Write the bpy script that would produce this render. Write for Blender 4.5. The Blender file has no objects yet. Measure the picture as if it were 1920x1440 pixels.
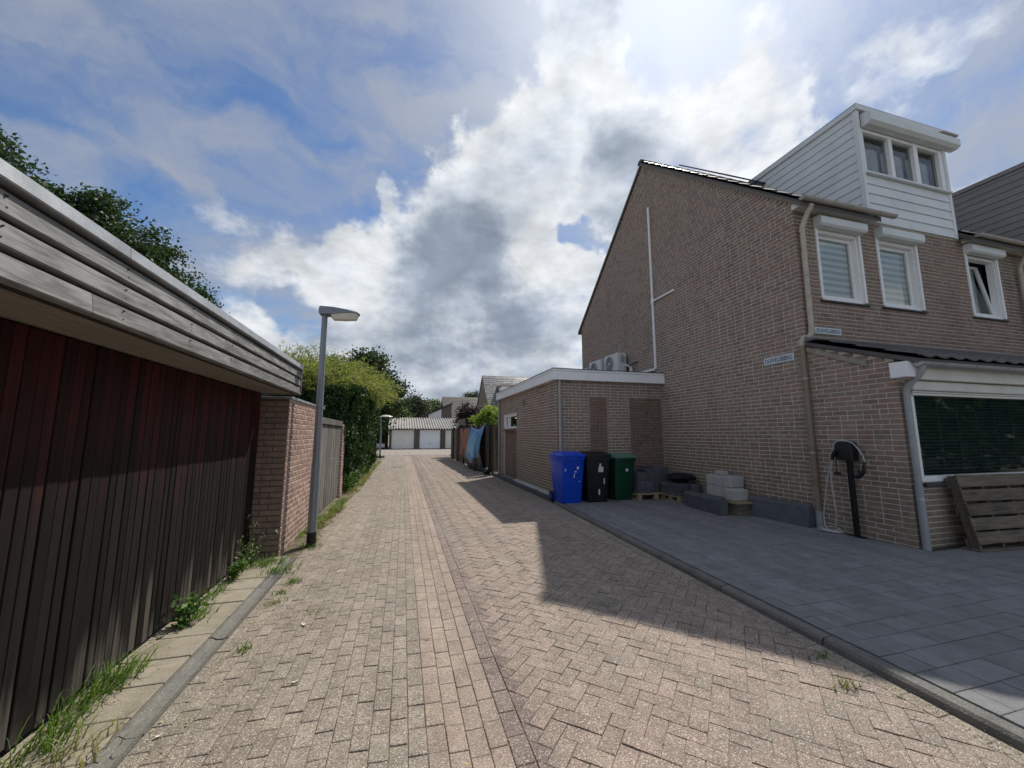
import bpy, math, random
import numpy as np
from mathutils import Vector, Matrix

R = math.radians
random.seed(7)
rng = np.random.default_rng(7)
scene = bpy.context.scene
col = scene.collection

# ------------------------------------------------------------------ camera
CAM_H = 1.5
F_PX, YAW, PITCH = 727.0, R(15.5), R(7.45)
cam_d = bpy.data.cameras.new('camera')
cam = bpy.data.objects.new('camera', cam_d)
col.objects.link(cam)
cam.location = (0, 0, CAM_H)
cam.rotation_euler = (R(90) + PITCH, 0, -YAW)
cam_d.sensor_fit = 'HORIZONTAL'
cam_d.sensor_width = 36.0
cam_d.lens = 36.0 * F_PX / 1920.0
cam_d.clip_start = 0.05
cam_d.clip_end = 3000
scene.camera = cam
FW = np.array([math.sin(YAW) * math.cos(PITCH), math.cos(YAW) * math.cos(PITCH), math.sin(PITCH)])
RT = np.array([math.cos(YAW), -math.sin(YAW), 0.0])
UP = np.cross(RT, FW)


def pixel_dir(x, y):
    d = FW + RT * ((x - 960) / F_PX) - UP * ((y - 720) / F_PX)
    return d / np.linalg.norm(d)


def view_score(p, size=0.2):
    """apparent size in photo pixels of a piece at p, 0 when outside the frame"""
    v = np.array(p) - np.array([0, 0, CAM_H])
    z = v @ FW
    if z < 0.3:
        return 0.0
    px, py = 960 + F_PX * (v @ RT) / z, 720 - F_PX * (v @ UP) / z
    if px < -60 or px > 1980 or py < -60 or py > 1500:
        return 0.0
    return F_PX * size / z


# ------------------------------------------------------------------ light
SUN_AZ, SUN_EL = R(43.2), R(51.7)
SUN_DIR = Vector((math.sin(SUN_AZ) * math.cos(SUN_EL), math.cos(SUN_AZ) * math.cos(SUN_EL), math.sin(SUN_EL)))
sd = bpy.data.lights.new('sun', 'SUN')
sd.energy = 4.3
sd.angle = R(0.6)
sd.color = (1.0, 0.945, 0.86)
so = bpy.data.objects.new('sun', sd)
col.objects.link(so)
so.rotation_euler = (-SUN_DIR).to_track_quat('-Z', 'Y').to_euler()
so.location = (20, 20, 30)

scene.view_settings.view_transform = 'Standard'
scene.view_settings.look = 'None'
scene.view_settings.exposure = 0.0
scene.view_settings.gamma = 1.0
scene.render.engine = 'CYCLES'
scene.cycles.use_denoising = True
scene.cycles.max_bounces = 6
scene.cycles.transparent_max_bounces = 12
scene.cycles.sample_clamp_indirect = 8.0


class NT:
    """small node-tree writer"""
    def __init__(self, tree):
        self.t = tree
        tree.nodes.clear()

    def n(self, kind, **kw):
        nd = self.t.nodes.new(kind)
        for k, v in kw.items():
            setattr(nd, k, v)
        return nd

    def link(self, a, b):
        self.t.links.new(a, b)

    def put(self, sock, v):
        if v is None:
            return
        if isinstance(v, bpy.types.NodeSocket):
            self.t.links.new(v, sock)
        else:
            if isinstance(v, (tuple, list)) and len(v) == 3 and sock.type == 'RGBA':
                v = (*v, 1.0)
            sock.default_value = v

    def math(self, op, a, b=None, c=None, clamp=False):
        nd = self.n('ShaderNodeMath', operation=op)
        nd.use_clamp = clamp
        self.put(nd.inputs[0], a)
        if b is not None:
            self.put(nd.inputs[1], b)
        if c is not None:
            self.put(nd.inputs[2], c)
        return nd.outputs[0]

    def vec(self, op, a, b=None, s=None):
        nd = self.n('ShaderNodeVectorMath', operation=op)
        self.put(nd.inputs[0], a)
        if b is not None:
            self.put(nd.inputs[1], b)
        if s is not None:
            self.put(nd.inputs['Scale'], s)
        return nd.outputs['Value'] if op in ('DOT_PRODUCT', 'LENGTH') else nd.outputs[0]

    def noise(self, v, scale, detail=3, rough=0.55, dist=0.0, lac=2.0):
        nd = self.n('ShaderNodeTexNoise')
        self.put(nd.inputs['Vector'], v)
        nd.inputs['Scale'].default_value = scale
        nd.inputs['Detail'].default_value = detail
        nd.inputs['Roughness'].default_value = rough
        nd.inputs['Lacunarity'].default_value = lac
        nd.inputs['Distortion'].default_value = dist
        return nd.outputs['Fac']

    def voronoi(self, v, scale, out='Distance', rand=1.0):
        nd = self.n('ShaderNodeTexVoronoi')
        self.put(nd.inputs['Vector'], v)
        nd.inputs['Scale'].default_value = scale
        nd.inputs['Randomness'].default_value = rand
        return nd.outputs[out]

    def ramp(self, f, a, b, c=0.0, d=1.0, smooth=True):
        nd = self.n('ShaderNodeMapRange')
        nd.interpolation_type = 'SMOOTHSTEP' if smooth else 'LINEAR'
        nd.clamp = True
        self.put(nd.inputs['Value'], f)
        for k, v in zip(('From Min', 'From Max', 'To Min', 'To Max'), (a, b, c, d)):
            self.put(nd.inputs[k], v)
        return nd.outputs['Result']

    def mix(self, f, a, b, mode='MIX'):
        nd = self.n('ShaderNodeMix', data_type='RGBA', blend_type=mode)
        self.put(nd.inputs[0], f)
        self.put(nd.inputs[6], a)
        self.put(nd.inputs[7], b)
        return nd.outputs[2]

    def crv(self, f, stops, const=False):
        nd = self.n('ShaderNodeValToRGB')
        if const:
            nd.color_ramp.interpolation = 'CONSTANT'
        e = nd.color_ramp.elements
        while len(e) < len(stops):
            e.new(0.5)
        for i, (p, c) in enumerate(stops):
            e[i].position = p
            e[i].color = (*c, 1)
        self.put(nd.inputs[0], f)
        return nd.outputs[0]

    def sep(self, v):
        nd = self.n('ShaderNodeSeparateXYZ')
        self.put(nd.inputs[0], v)
        return nd.outputs

    def comb(self, x, y, z):
        nd = self.n('ShaderNodeCombineXYZ')
        for i, v in enumerate((x, y, z)):
            self.put(nd.inputs[i], v)
        return nd.outputs[0]


def build_world():
    w = bpy.data.worlds.new('World')
    scene.world = w
    w.use_nodes = True
    N = NT(w.node_tree)
    tc = N.n('ShaderNodeTexCoord')
    d = N.vec('NORMALIZE', tc.outputs['Generated'])
    sky = N.n('ShaderNodeTexSky', sky_type='NISHITA')
    sky.sun_disc = False
    sky.sun_elevation = SUN_EL
    sky.sun_rotation = SUN_AZ
    sky.air_density = 1.25
    sky.dust_density = 0.35
    sky.ozone_density = 1.6
    x, y, z = N.sep(d)
    zz = N.math('MAXIMUM', z, 0.0)
    sun_dot = N.vec('DOT_PRODUCT', d, tuple(SUN_DIR))

    wn = N.n('ShaderNodeTexNoise')
    N.link(d, wn.inputs['Vector'])
    wn.inputs['Scale'].default_value = 5.5
    wn.inputs['Detail'].default_value = 6
    wn.inputs['Roughness'].default_value = 0.6
    dw = N.vec('NORMALIZE', N.vec('ADD', d, N.vec('SCALE', N.vec('SUBTRACT', wn.outputs['Color'], (0.5, 0.5, 0.5)), s=0.34)))

    def blob(px, py, r, wgt):
        c = pixel_dir(px, py)
        dt = N.vec('DOT_PRODUCT', dw, tuple(c))
        return N.ramp(dt, math.cos(R(r)), 1.0, 0.0, wgt)

    def add(items):
        s = items[0]
        for k in items[1:]:
            s = N.math('ADD', s, k)
        return s
    # cumulus: noise on the direction, flattened towards the horizon
    flat = N.math('DIVIDE', 1.0, N.math('ADD', zz, 0.55))
    p0 = N.comb(N.math('MULTIPLY', x, flat), N.math('MULTIPLY', y, flat), N.math('MULTIPLY', z, 1.15))
    shift = Vector((SUN_DIR.x, SUN_DIR.y, SUN_DIR.z * 1.15))
    base = N.noise(p0, 3.6, 9, 0.53, 0.2)
    base_a = N.noise(N.vec('ADD', p0, tuple(shift * 0.045)), 3.6, 6, 0.53, 0.2)
    fine = N.noise(p0, 11.0, 6, 0.52, 0.25)
    fine_a = N.noise(N.vec('ADD', p0, tuple(shift * 0.020)), 11.0, 5, 0.50, 0.25)
    place = add([
        blob(1230, 190, 17, 0.17), blob(1010, 260, 15, 0.20), blob(830, 470, 18, 0.24), blob(900, 380, 13, 0.12),
        blob(1040, 560, 16, 0.18), blob(500, 430, 13, 0.17), blob(780, 680, 26, 0.16), blob(380, 400, 9, 0.10),
        blob(1620, 200, 9, 0.12), blob(1880, 290, 10, 0.20), blob(440, 560, 14, 0.10), blob(1400, 120, 8, 0.10),
        blob(1800, 70, 8, 0.10), blob(1060, 110, 8, 0.12), blob(1480, 260, 14, 0.14),
        blob(560, 590, 5, -0.20), blob(250, 320, 22, -0.20), blob(630, 260, 15, -0.20), blob(650, 390, 7, -0.16),
        blob(780, 110, 18, -0.20), blob(1880, 190, 7, -0.12), blob(30, 90, 26, -0.14), blob(900, 120, 10, -0.14),
        blob(1100, 430, 4, -0.26), blob(1720, 110, 8, -0.22), blob(1850, 190, 7, -0.2), blob(1360, 50, 6, -0.2), blob(1560, 60, 7, -0.16), blob(1420, 200, 5, -0.1), blob(1620, 90, 9, -0.10), blob(1240, 60, 7, -0.12), blob(500, 540, 5, -0.10)])
    dens = N.math('ADD', N.math('ADD', base, N.math('MULTIPLY', N.math('SUBTRACT', fine, 0.5), 0.16)), place)
    hor = N.math('ADD', N.ramp(z, 0.02, 0.30, 0.17, 0.0), 0.02)
    dens = N.math('ADD', dens, hor)
    alpha = N.ramp(dens, 0.475, 0.70)
    thick_n = N.noise(N.vec('ADD', p0, (3.1, 1.7, 0.4)), 4.2, 5, 0.55)
    dark_place = add([blob(840, 510, 12, 0.34), blob(900, 540, 9, 0.10), blob(1180, 330, 9, 0.30), blob(700, 690, 13, 0.16),
                      blob(1000, 640, 11, 0.18), blob(900, 700, 12, 0.14), blob(620, 640, 10, 0.1)])
    thick_in = add([N.math('MULTIPLY', N.math('SUBTRACT', thick_n, 0.5), 1.5), N.math('MULTIPLY', N.math('SUBTRACT', dens, 0.66), 0.55), dark_place])
    thick = N.ramp(thick_in, -0.05, 0.66)
    relief = N.math('ADD', N.math('MULTIPLY', N.math('SUBTRACT', base, base_a), 2.6), N.math('MULTIPLY', N.math('SUBTRACT', fine, fine_a), 1.5))
    # lit billows towards white, thick bases towards blue grey
    lit = N.math('MULTIPLY', N.ramp(relief, -0.40, 0.40, 0.76, 1.08, False), N.ramp(thick, 0, 1, 1.0, 0.46, False))
    glow = N.math('POWER', N.math('MAXIMUM', sun_dot, 0.0), 16.0)
    lit = N.math('MULTIPLY', lit, N.ramp(glow, 0, 1, 1.0, 1.35, False))
    # clouds away from the sun are lit from the front
    lit = N.math('MULTIPLY', lit, N.ramp(sun_dot, -0.6, 0.55, 1.5, 1.0))
    tint = N.mix(thick, (0.955, 0.985, 1.02), (0.72, 0.86, 1.08))
    ccol = N.vec('SCALE', tint, s=N.math('MULTIPLY', lit, 5.9))
    # thin high veils and streaks
    q = N.comb(N.math('DIVIDE', x, N.math('ADD', zz, 0.30)), N.math('DIVIDE', y, N.math('ADD', zz, 0.30)), 0.0)
    rot = N.n('ShaderNodeVectorRotate', rotation_type='Z_AXIS')
    N.link(q, rot.inputs['Vector'])
    rot.inputs['Angle'].default_value = R(-20)
    qs = N.vec('ADD', N.vec('MULTIPLY', rot.outputs[0], (1.1, 1.9, 1.0)), N.vec('SCALE', wn.outputs['Color'], s=0.35))
    ci = N.noise(qs, 2.1, 8, 0.55, 0.7)
    veil = N.noise(qs, 0.9, 4, 0.5, 0.4)
    ci_in = add([N.math('MULTIPLY', ci, 0.75), N.math('MULTIPLY', veil, 0.45), N.math('MULTIPLY', glow, 0.15)])
    ci_a = N.ramp(ci_in, 0.43, 0.76, 0.0, 0.86)
    ci_col = N.vec('SCALE', (0.88, 0.94, 1.06), s=N.ramp(glow, 0, 1, 3.0, 7.5, False))
    s1 = N.mix(ci_a, N.mix(1.0, sky.outputs[0], (0.42, 0.54, 0.70), 'MULTIPLY'), ci_col)
    s2 = N.mix(alpha, s1, ccol)
    bg = N.n('ShaderNodeBackground')
    N.link(s2, bg.inputs[0])
    bg.inputs[1].default_value = 0.15
    out = N.n('ShaderNodeOutputWorld')
    N.link(bg.outputs[0], out.inputs[0])
    w.cycles.sampling_method = 'MANUAL'
    w.cycles.sample_map_resolution = 1024


build_world()

# ------------------------------------------------------------------ materials
M = {}


def new_mat(name):
    m = bpy.data.materials.new(name)
    m.use_nodes = True
    return m, NT(m.node_tree)


def finish(N, colour, rough=0.8, bump=None, bump_str=0.3, bump_dist=0.01, metallic=0.0, spec=0.35, extra=None):
    b = N.n('ShaderNodeBsdfPrincipled')
    N.put(b.inputs['Base Color'], colour)
    N.put(b.inputs['Roughness'], rough)
    b.inputs['Metallic'].default_value = metallic
    b.inputs['Specular IOR Level'].default_value = spec
    if bump is not None:
        bn = N.n('ShaderNodeBump')
        bn.inputs['Strength'].default_value = bump_str
        bn.inputs['Distance'].default_value = bump_dist
        N.link(bump, bn.inputs['Height'])
        N.link(bn.outputs[0], b.inputs['Normal'])
    o = N.n('ShaderNodeOutputMaterial')
    N.link(b.outputs[0], o.inputs[0])
    return b


def piece_random(N):
    g = N.n('ShaderNodeNewGeometry')
    oi = N.n('ShaderNodeObjectInfo')
    return N.math('FRACT', N.math('ADD', g.outputs['Random Per Island'], N.math('MULTIPLY', oi.outputs['Random'], 3.37))), g.outputs['Position']


def mat_plain(name, c, rough=0.6, var=0.12, scale=6.0, bump=0.12, bscale=90.0, metallic=0.0, spec=0.4, dirt=None, stretch=(1, 1, 1)):
    m, N = new_mat(name)
    r, pos = piece_random(N)
    p = N.vec('MULTIPLY', pos, stretch)
    n1 = N.noise(p, scale, 5, 0.6)
    n2 = N.noise(p, bscale, 3, 0.6)
    k = N.math('ADD', N.ramp(n1, 0.3, 0.7, 1 - var, 1 + var, False), N.math('MULTIPLY', N.math('SUBTRACT', r, 0.5), var))
    k = N.math('MULTIPLY', k, N.ramp(n2, 0.3, 0.7, 1 - var * 0.5, 1 + var * 0.5, False))
    c1 = N.vec('SCALE', c, s=k)
    if dirt:
        dm = N.ramp(N.noise(p, scale * 0.7, 7, 0.68), 0.50, 0.68, 0, dirt[1])
        c1 = N.mix(dm, c1, dirt[0])
    finish(N, c1, N.ramp(n1, 0.3, 0.7, max(rough - 0.08, 0.02), min(rough + 0.08, 1), False), n2, bump, 0.004, metallic, spec)
    M[name] = m
    return m


def mat_brick(name, stops, dark=1.0, algae=0.0, zmax=1.2, spec=0.25):
    m, N = new_mat(name)
    r, pos = piece_random(N)
    c = N.crv(r, stops, const=False)
    big = N.noise(pos, 0.55, 4, 0.6)
    c = N.mix(N.ramp(big, 0.35, 0.65, 0, 0.55), c, N.mix(0.5, c, (0.225, 0.162, 0.125)))
    n1 = N.noise(pos, 14, 5, 0.65)
    n2 = N.noise(pos, 160, 3, 0.6)
    k = N.math('MULTIPLY', N.ramp(n1, 0.28, 0.72, 0.74 * dark, 1.24 * dark, False), N.ramp(n2, 0.3, 0.7, 0.84, 1.16, False))
    c = N.vec('SCALE', c, s=k)
    stk = N.noise(N.vec('MULTIPLY', pos, (2.2, 2.2, 0.32)), 1.0, 6, 0.62)
    c = N.vec('SCALE', c, s=N.ramp(stk, 0.50, 0.70, 1.0, 0.80))
    if algae:
        z = N.sep(pos)[2]
        a = N.ramp(N.math('ADD', z, N.math('MULTIPLY', N.math('SUBTRACT', big, 0.5), 2.4)), zmax * 0.5, zmax * 1.5, algae, 0.0)
        c = N.mix(a, c, N.vec('SCALE', (0.155, 0.128, 0.085), s=k))
    finish(N, c, 0.88, N.math('ADD', n2, N.math('MULTIPLY', n1, 1.5)), 0.5, 0.004, 0, spec)
    M[name] = m


def mat_mortar(name, c, moss=0.3):
    m, N = new_mat(name)
    pos = N.n('ShaderNodeNewGeometry').outputs['Position']
    n1 = N.noise(pos, 3.0, 6, 0.65)
    n2 = N.noise(pos, 220, 3, 0.6)
    cc = N.mix(N.ramp(n1, 0.45, 0.7, 0, moss), c, tuple(v * 0.5 for v in c))
    cc = N.vec('SCALE', cc, s=N.ramp(n2, 0.3, 0.7, 0.8, 1.15, False))
    finish(N, cc, 0.95, n2, 0.5, 0.003, 0, 0.2)
    M[name] = m


def mat_paver(name, stops, dust=(0.40, 0.34, 0.26), moss=0.25, spk=1.0, dusty=0.25):
    m, N = new_mat(name)
    r, pos = piece_random(N)
    c = N.crv(r, stops)
    big = N.noise(pos, 0.9, 5, 0.6)
    mid = N.noise(pos, 7, 5, 0.65)
    # exposed aggregate: light and dark stones of a few millimetres
    vc = N.voronoi(pos, 150, 'Color')
    vv = N.sep(vc)[0]
    vd = N.voronoi(pos, 150, 'Distance')
    lightst = N.math('MULTIPLY', N.ramp(vv, 0.80, 0.86, 0, 0.75 * spk), N.ramp(vd, 0.42, 0.55, 1, 0))
    darkst = N.math('MULTIPLY', N.ramp(vv, 0.30, 0.22, 0, 0.62 * spk), N.ramp(vd, 0.5, 0.65, 1, 0))
    c = N.vec('SCALE', c, s=N.ramp(mid, 0.3, 0.7, 0.80, 1.18, False))
    trk = N.noise(N.vec('MULTIPLY', pos, (3.4, 0.22, 1.0)), 1.0, 5, 0.6)
    c = N.vec('SCALE', c, s=N.ramp(trk, 0.32, 0.68, 0.84, 1.13, False))
    spot = N.ramp(N.noise(pos, 3.1, 3, 0.5), 0.69, 0.76, 0, 0.35)
    c = N.mix(spot, c, (0.09, 0.08, 0.068))
    c = N.mix(N.ramp(big, 0.42, 0.68, 0, moss), c, N.mix(0.7, c, (0.19, 0.19, 0.14)))
    c = N.mix(N.ramp(N.noise(pos, 1.7, 6, 0.7), 0.5, 0.72, 0, dusty), c, dust)
    c = N.mix(darkst, c, (0.075, 0.066, 0.058))
    c = N.mix(lightst, c, (0.62, 0.57, 0.50))
    fs = N.noise(pos, 260, 2, 0.5)
    c = N.vec('SCALE', c, s=N.ramp(fs, 0.34, 0.66, 1 - 0.42 * spk, 1 + 0.42 * spk, False))
    hb = N.math('ADD', N.math('MULTIPLY', N.math('SUBTRACT', 1.0, vd), 0.8), N.noise(pos, 60, 4, 0.6))
    finish(N, c, 0.86, hb, 0.55, 0.004, 0, 0.3)
    M[name] = m


def mat_wood(name, c1, c2, axis=2, rough=0.75, var=0.3, weather=None, grain=1.0, along=1.7):
    """axis = grain direction; weather = (colour, z at full, z at none)"""
    m, N = new_mat(name)
    r, pos = piece_random(N)
    off = N.comb(N.math('MULTIPLY', r, 13.0), N.math('MULTIPLY', r, 7.0), N.math('MULTIPLY', r, 5.0))
    st = [38.0, 38.0, 38.0]
    st[axis] = along
    p = N.vec('MULTIPLY', N.vec('ADD', pos, off), tuple(st))
    g = N.noise(p, 1.0, 6, 0.62, 0.4)
    big = N.noise(N.vec('ADD', pos, off), 1.6, 4, 0.6)
    c = N.mix(N.ramp(g, 0.3, 0.72), c1, c2)
    c = N.vec('SCALE', c, s=N.math('ADD', N.ramp(big, 0.3, 0.7, 1 - var * 0.6, 1 + var * 0.6, False), N.math('MULTIPLY', N.math('SUBTRACT', r, 0.5), var * 1.5)))
    if weather:
        wc, za, zb = weather
        z = N.sep(pos)[2]
        a = N.ramp(N.math('ADD', z, N.math('MULTIPLY', N.math('SUBTRACT', N.math('ADD', r, big), 1.0), 1.1)), za, zb, 1.0, 0.0)
        c = N.mix(a, c, N.vec('SCALE', wc, s=N.ramp(g, 0.3, 0.75, 0.45, 1.4, False)))
    finish(N, c, rough, g, 0.35 * grain, 0.006, 0, 0.3)
    M[name] = m


def mat_door():
    # old red-brown stain kept under the eaves, black boards, grey bleached foot
    m, N = new_mat('door_wood_red')
    r, pos = piece_random(N)
    off = N.comb(N.math('MULTIPLY', r, 13.0), N.math('MULTIPLY', r, 7.0), N.math('MULTIPLY', r, 5.0))
    p = N.vec('MULTIPLY', N.vec('ADD', pos, off), (40.0, 40.0, 1.4))
    g = N.noise(p, 1.0, 6, 0.65, 0.4)
    big = N.noise(N.vec('ADD', pos, off), 1.3, 4, 0.6)
    r2 = N.math('FRACT', N.math('MULTIPLY', r, 7.77))
    z = N.sep(pos)[2]
    red = N.vec('SCALE', (0.046, 0.0062, 0.0055), s=N.math('MULTIPLY', N.ramp(g, 0.3, 0.7, 0.45, 1.3, False), N.ramp(r2, 0, 1, 0.35, 1.25, False)))
    black = N.vec('SCALE', (0.0050, 0.0031, 0.0029), s=N.math('MULTIPLY', N.ramp(g, 0.3, 0.7, 0.35, 1.5, False), N.ramp(r2, 0, 1, 0.2, 1.9, False)))
    grey = N.vec('SCALE', (0.095, 0.082, 0.069), s=N.math('MULTIPLY', N.ramp(g, 0.28, 0.72, 0.25, 1.35, False), N.ramp(r2, 0, 1, 0.6, 1.2, False)))
    c = N.mix(N.ramp(N.math('ADD', z, N.math('MULTIPLY', N.math('SUBTRACT', big, 0.5), 1.5)), 1.0, 1.75), black, red)
    a = N.ramp(add3(N, z, N.math('MULTIPLY', N.math('SUBTRACT', r, 0.5), 0.7), N.math('MULTIPLY', N.math('SUBTRACT', big, 0.5), 0.5)), -0.18, 0.38, 0.95, 0.0)
    gr = N.ramp(N.math('ADD', a, N.math('MULTIPLY', N.math('SUBTRACT', g, 0.5), 0.9)), 0.1, 0.9)
    c = N.mix(N.math('MULTIPLY', gr, N.ramp(a, 0, 0.25)), c, grey)
    finish(N, c, 0.72, g, 0.4, 0.006, 0, 0.25)
    M['door_wood_red'] = m


def add3(N, a, b, c):
    return N.math('ADD', a, N.math('ADD', b, c))


def mat_leaf(name, c1, c2, trans=0.35, rough=0.5, c3=None):
    m, N = new_mat(name)
    g = N.n('ShaderNodeNewGeometry')
    r = g.outputs['Random Per Island']
    c = N.mix(r, c1, c2)
    if c3:
        c = N.mix(N.ramp(N.noise(g.outputs['Position'], 0.8, 3), 0.5, 0.7), c, c3)
    b = N.n('ShaderNodeBsdfPrincipled')
    N.put(b.inputs['Base Color'], c)
    b.inputs['Roughness'].default_value = rough
    b.inputs['Specular IOR Level'].default_value = 0.35
    t = N.n('ShaderNodeBsdfTranslucent')
    N.put(t.inputs[0], N.mix(1.0, c, (1.5, 1.6, 0.7), 'MULTIPLY'))
    ms = N.n('ShaderNodeMixShader')
    ms.inputs[0].default_value = trans
    N.link(b.outputs[0], ms.inputs[1])
    N.link(t.outputs[0], ms.inputs[2])
    o = N.n('ShaderNodeOutputMaterial')
    N.link(ms.outputs[0], o.inputs[0])
    M[name] = m


def mat_glass(name, tint=(0.9, 0.95, 0.93), k=1.1):
    m, N = new_mat(name)
    tr = N.n('ShaderNodeBsdfTransparent')
    tr.inputs[0].default_value = (*tint, 1)
    gl = N.n('ShaderNodeBsdfGlossy')
    gl.inputs['Roughness'].default_value = 0.02
    fr = N.n('ShaderNodeFresnel')
    fr.inputs[0].default_value = 1.6
    ms = N.n('ShaderNodeMixShader')
    N.link(N.math('ADD', N.math('MULTIPLY', fr.outputs[0], k), 0.02, clamp=True), ms.inputs[0])
    N.link(tr.outputs[0], ms.inputs[1])
    N.link(gl.outputs[0], ms.inputs[2])
    o = N.n('ShaderNodeOutputMaterial')
    N.link(ms.outputs[0], o.inputs[0])
    M[name] = m


BR = [(0.0, (0.145, 0.110, 0.094)), (0.18, (0.195, 0.145, 0.120)), (0.38, (0.225, 0.176, 0.142)), (0.55, (0.175, 0.138, 0.118)),
      (0.74, (0.225, 0.138, 0.115)), (0.90, (0.20, 0.166, 0.136)), (1.0, (0.14, 0.112, 0.10))]
mat_brick('brick', BR, 1.38, 0.62, 1.3)
mat_brick('brick_upper', BR, 1.22, 0.0)
BR2 = [(0.0, (0.195, 0.125, 0.105)), (0.35, (0.25, 0.165, 0.136)), (0.65, (0.29, 0.197, 0.162)), (0.85, (0.23, 0.142, 0.12)), (1.0, (0.165, 0.115, 0.10))]
mat_brick('brick_pink', BR2, 1.4, 0.35, 0.25)
mat_brick('brick_infill_and_end_shade', [(0, (0.145, 0.10, 0.08)), (0.5, (0.20, 0.135, 0.105)), (1, (0.17, 0.125, 0.10))], 1.22)  # infill panels; also painted shade on the garden wall end
mat_mortar('mortar', (0.62, 0.56, 0.50), 0.3)
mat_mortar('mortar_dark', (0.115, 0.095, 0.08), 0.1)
mat_mortar('shed_wall', (0.085, 0.07, 0.058), 0.1)
mat_mortar('mortar_far', (0.20, 0.165, 0.135))
PV = [(0.0, (0.240, 0.203, 0.160)), (0.3, (0.285, 0.239, 0.190)), (0.6, (0.312, 0.263, 0.211)), (0.85, (0.266, 0.220, 0.173)), (1.0, (0.253, 0.213, 0.172))]
mat_paver('paver_grey', PV, moss=0.45)
mat_paver('paver_pink', [(0, (0.305, 0.240, 0.193)), (0.5, (0.345, 0.27, 0.217)), (1, (0.32, 0.252, 0.205))], dust=(0.40, 0.345, 0.275), moss=0.05, dusty=0.6, spk=0.75)
mat_paver('paver_red', [(0, (0.248, 0.193, 0.155)), (0.35, (0.302, 0.230, 0.185)), (0.7, (0.328, 0.252, 0.204)), (1, (0.262, 0.212, 0.170))], moss=0.4)
mat_paver('paver_dark', [(0, (0.20, 0.155, 0.132)), (0.5, (0.245, 0.19, 0.16)), (1, (0.22, 0.17, 0.145))], moss=0.15, dusty=0.3, spk=0.9)
mat_paver('tile_dark', [(0, (0.185, 0.184, 0.185)), (0.5, (0.198, 0.196, 0.197)), (1, (0.212, 0.209, 0.209))], dust=(0.26, 0.25, 0.235), moss=0.1, spk=0.12, dusty=0.3)
mat_paver('tile_beige', [(0, (0.285, 0.25, 0.19)), (1, (0.335, 0.295, 0.23))], dust=(0.38, 0.335, 0.25), moss=0.15, spk=0.25, dusty=0.4)
mat_paver('kerb_grey', [(0, (0.13, 0.125, 0.115)), (1, (0.165, 0.16, 0.145))], dust=(0.22, 0.20, 0.165), moss=0.3, spk=0.35, dusty=0.3)
mat_paver('joint_sand', [(0, (0.21, 0.172, 0.13)), (1, (0.21, 0.172, 0.13))], dust=(0.36, 0.30, 0.22), moss=0.7, spk=0.5, dusty=0.6)
mat_paver('joint_dark', [(0, (0.035, 0.035, 0.036)), (1, (0.045, 0.045, 0.045))], dust=(0.07, 0.07, 0.065), moss=0.3, spk=0.2)
mat_paver('ground', [(0, (0.15, 0.145, 0.09)), (1, (0.16, 0.15, 0.10))], dust=(0.24, 0.21, 0.15), moss=0.9, spk=0.3, dusty=0.5)
mat_paver('far_paving', [(0, (0.30, 0.265, 0.225)), (1, (0.30, 0.265, 0.225))], moss=0.2, dusty=0.3)
mat_plain('door_wood', (0.004, 0.003, 0.003), 0.8)
mat_door()
mat_wood('grey_wood', (0.10, 0.10, 0.097), (0.25, 0.25, 0.243), 1, 0.68, 0.35, grain=1.4, along=4.5)
mat_wood('soffit_wood', (0.18, 0.16, 0.135), (0.25, 0.225, 0.19), 1, 0.7, 0.15)
mat_wood('gate_wood', (0.10, 0.092, 0.08), (0.21, 0.195, 0.175), 2, 0.8, 0.4)
mat_wood('fence_wood', (0.085, 0.065, 0.045), (0.165, 0.13, 0.095), 2, 0.8, 0.55)
mat_wood('fence_dark', (0.028, 0.022, 0.017), (0.06, 0.047, 0.036), 2, 0.8, 0.5)
mat_wood('fence_pink', (0.24, 0.105, 0.075), (0.36, 0.17, 0.125), 2, 0.8, 0.3)
mat_wood('pallet_wood', (0.085, 0.072, 0.055), (0.18, 0.15, 0.115), 0, 0.8, 0.35)
mat_wood('new_pallet_wood', (0.24, 0.18, 0.115), (0.36, 0.28, 0.18), 0, 0.8, 0.3)
mat_plain('white_paint', (0.80, 0.80, 0.80), 0.35, 0.06, 3, 0.05)
mat_plain('white_siding', (0.68, 0.705, 0.71), 0.45, 0.05, 2, 0.05, dirt=((0.45, 0.46, 0.45), 0.25))
mat_plain('fascia_white', (0.82, 0.82, 0.83), 0.4, 0.05, 2, 0.05, dirt=((0.5, 0.5, 0.48), 0.2))
mat_plain('grey_siding', (0.21, 0.20, 0.20), 0.6, 0.1, 3, 0.1)
mat_plain('cream_pvc', (0.70, 0.685, 0.63), 0.4, 0.06, 3, 0.05, dirt=((0.40, 0.385, 0.33), 0.3))
mat_plain('pipe_beige', (0.42, 0.375, 0.30), 0.5, 0.12, 5, 0.08, dirt=((0.27, 0.235, 0.175), 0.55))
mat_plain('pipe_tan', (0.235, 0.195, 0.14), 0.55, 0.12, 5, 0.08, dirt=((0.15, 0.125, 0.085), 0.5))
mat_plain('gutter_pink', (0.38, 0.34, 0.32), 0.45, 0.1, 5, 0.06, dirt=((0.3, 0.26, 0.22), 0.35))
mat_plain('pipe_grey', (0.30, 0.31, 0.32), 0.45, 0.08, 4, 0.05, dirt=((0.2, 0.2, 0.19), 0.3))
mat_plain('zinc', (0.40, 0.42, 0.44), 0.42, 0.14, 5, 0.05, 60, 0.6, dirt=((0.25, 0.26, 0.27), 0.4))
mat_plain('lamp_grey', (0.20, 0.215, 0.23), 0.42, 0.1, 4, 0.05, 60, 0.35)
mat_plain('black_paint', (0.006, 0.006, 0.007), 0.45, 0.2, 6, 0.05)
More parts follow.
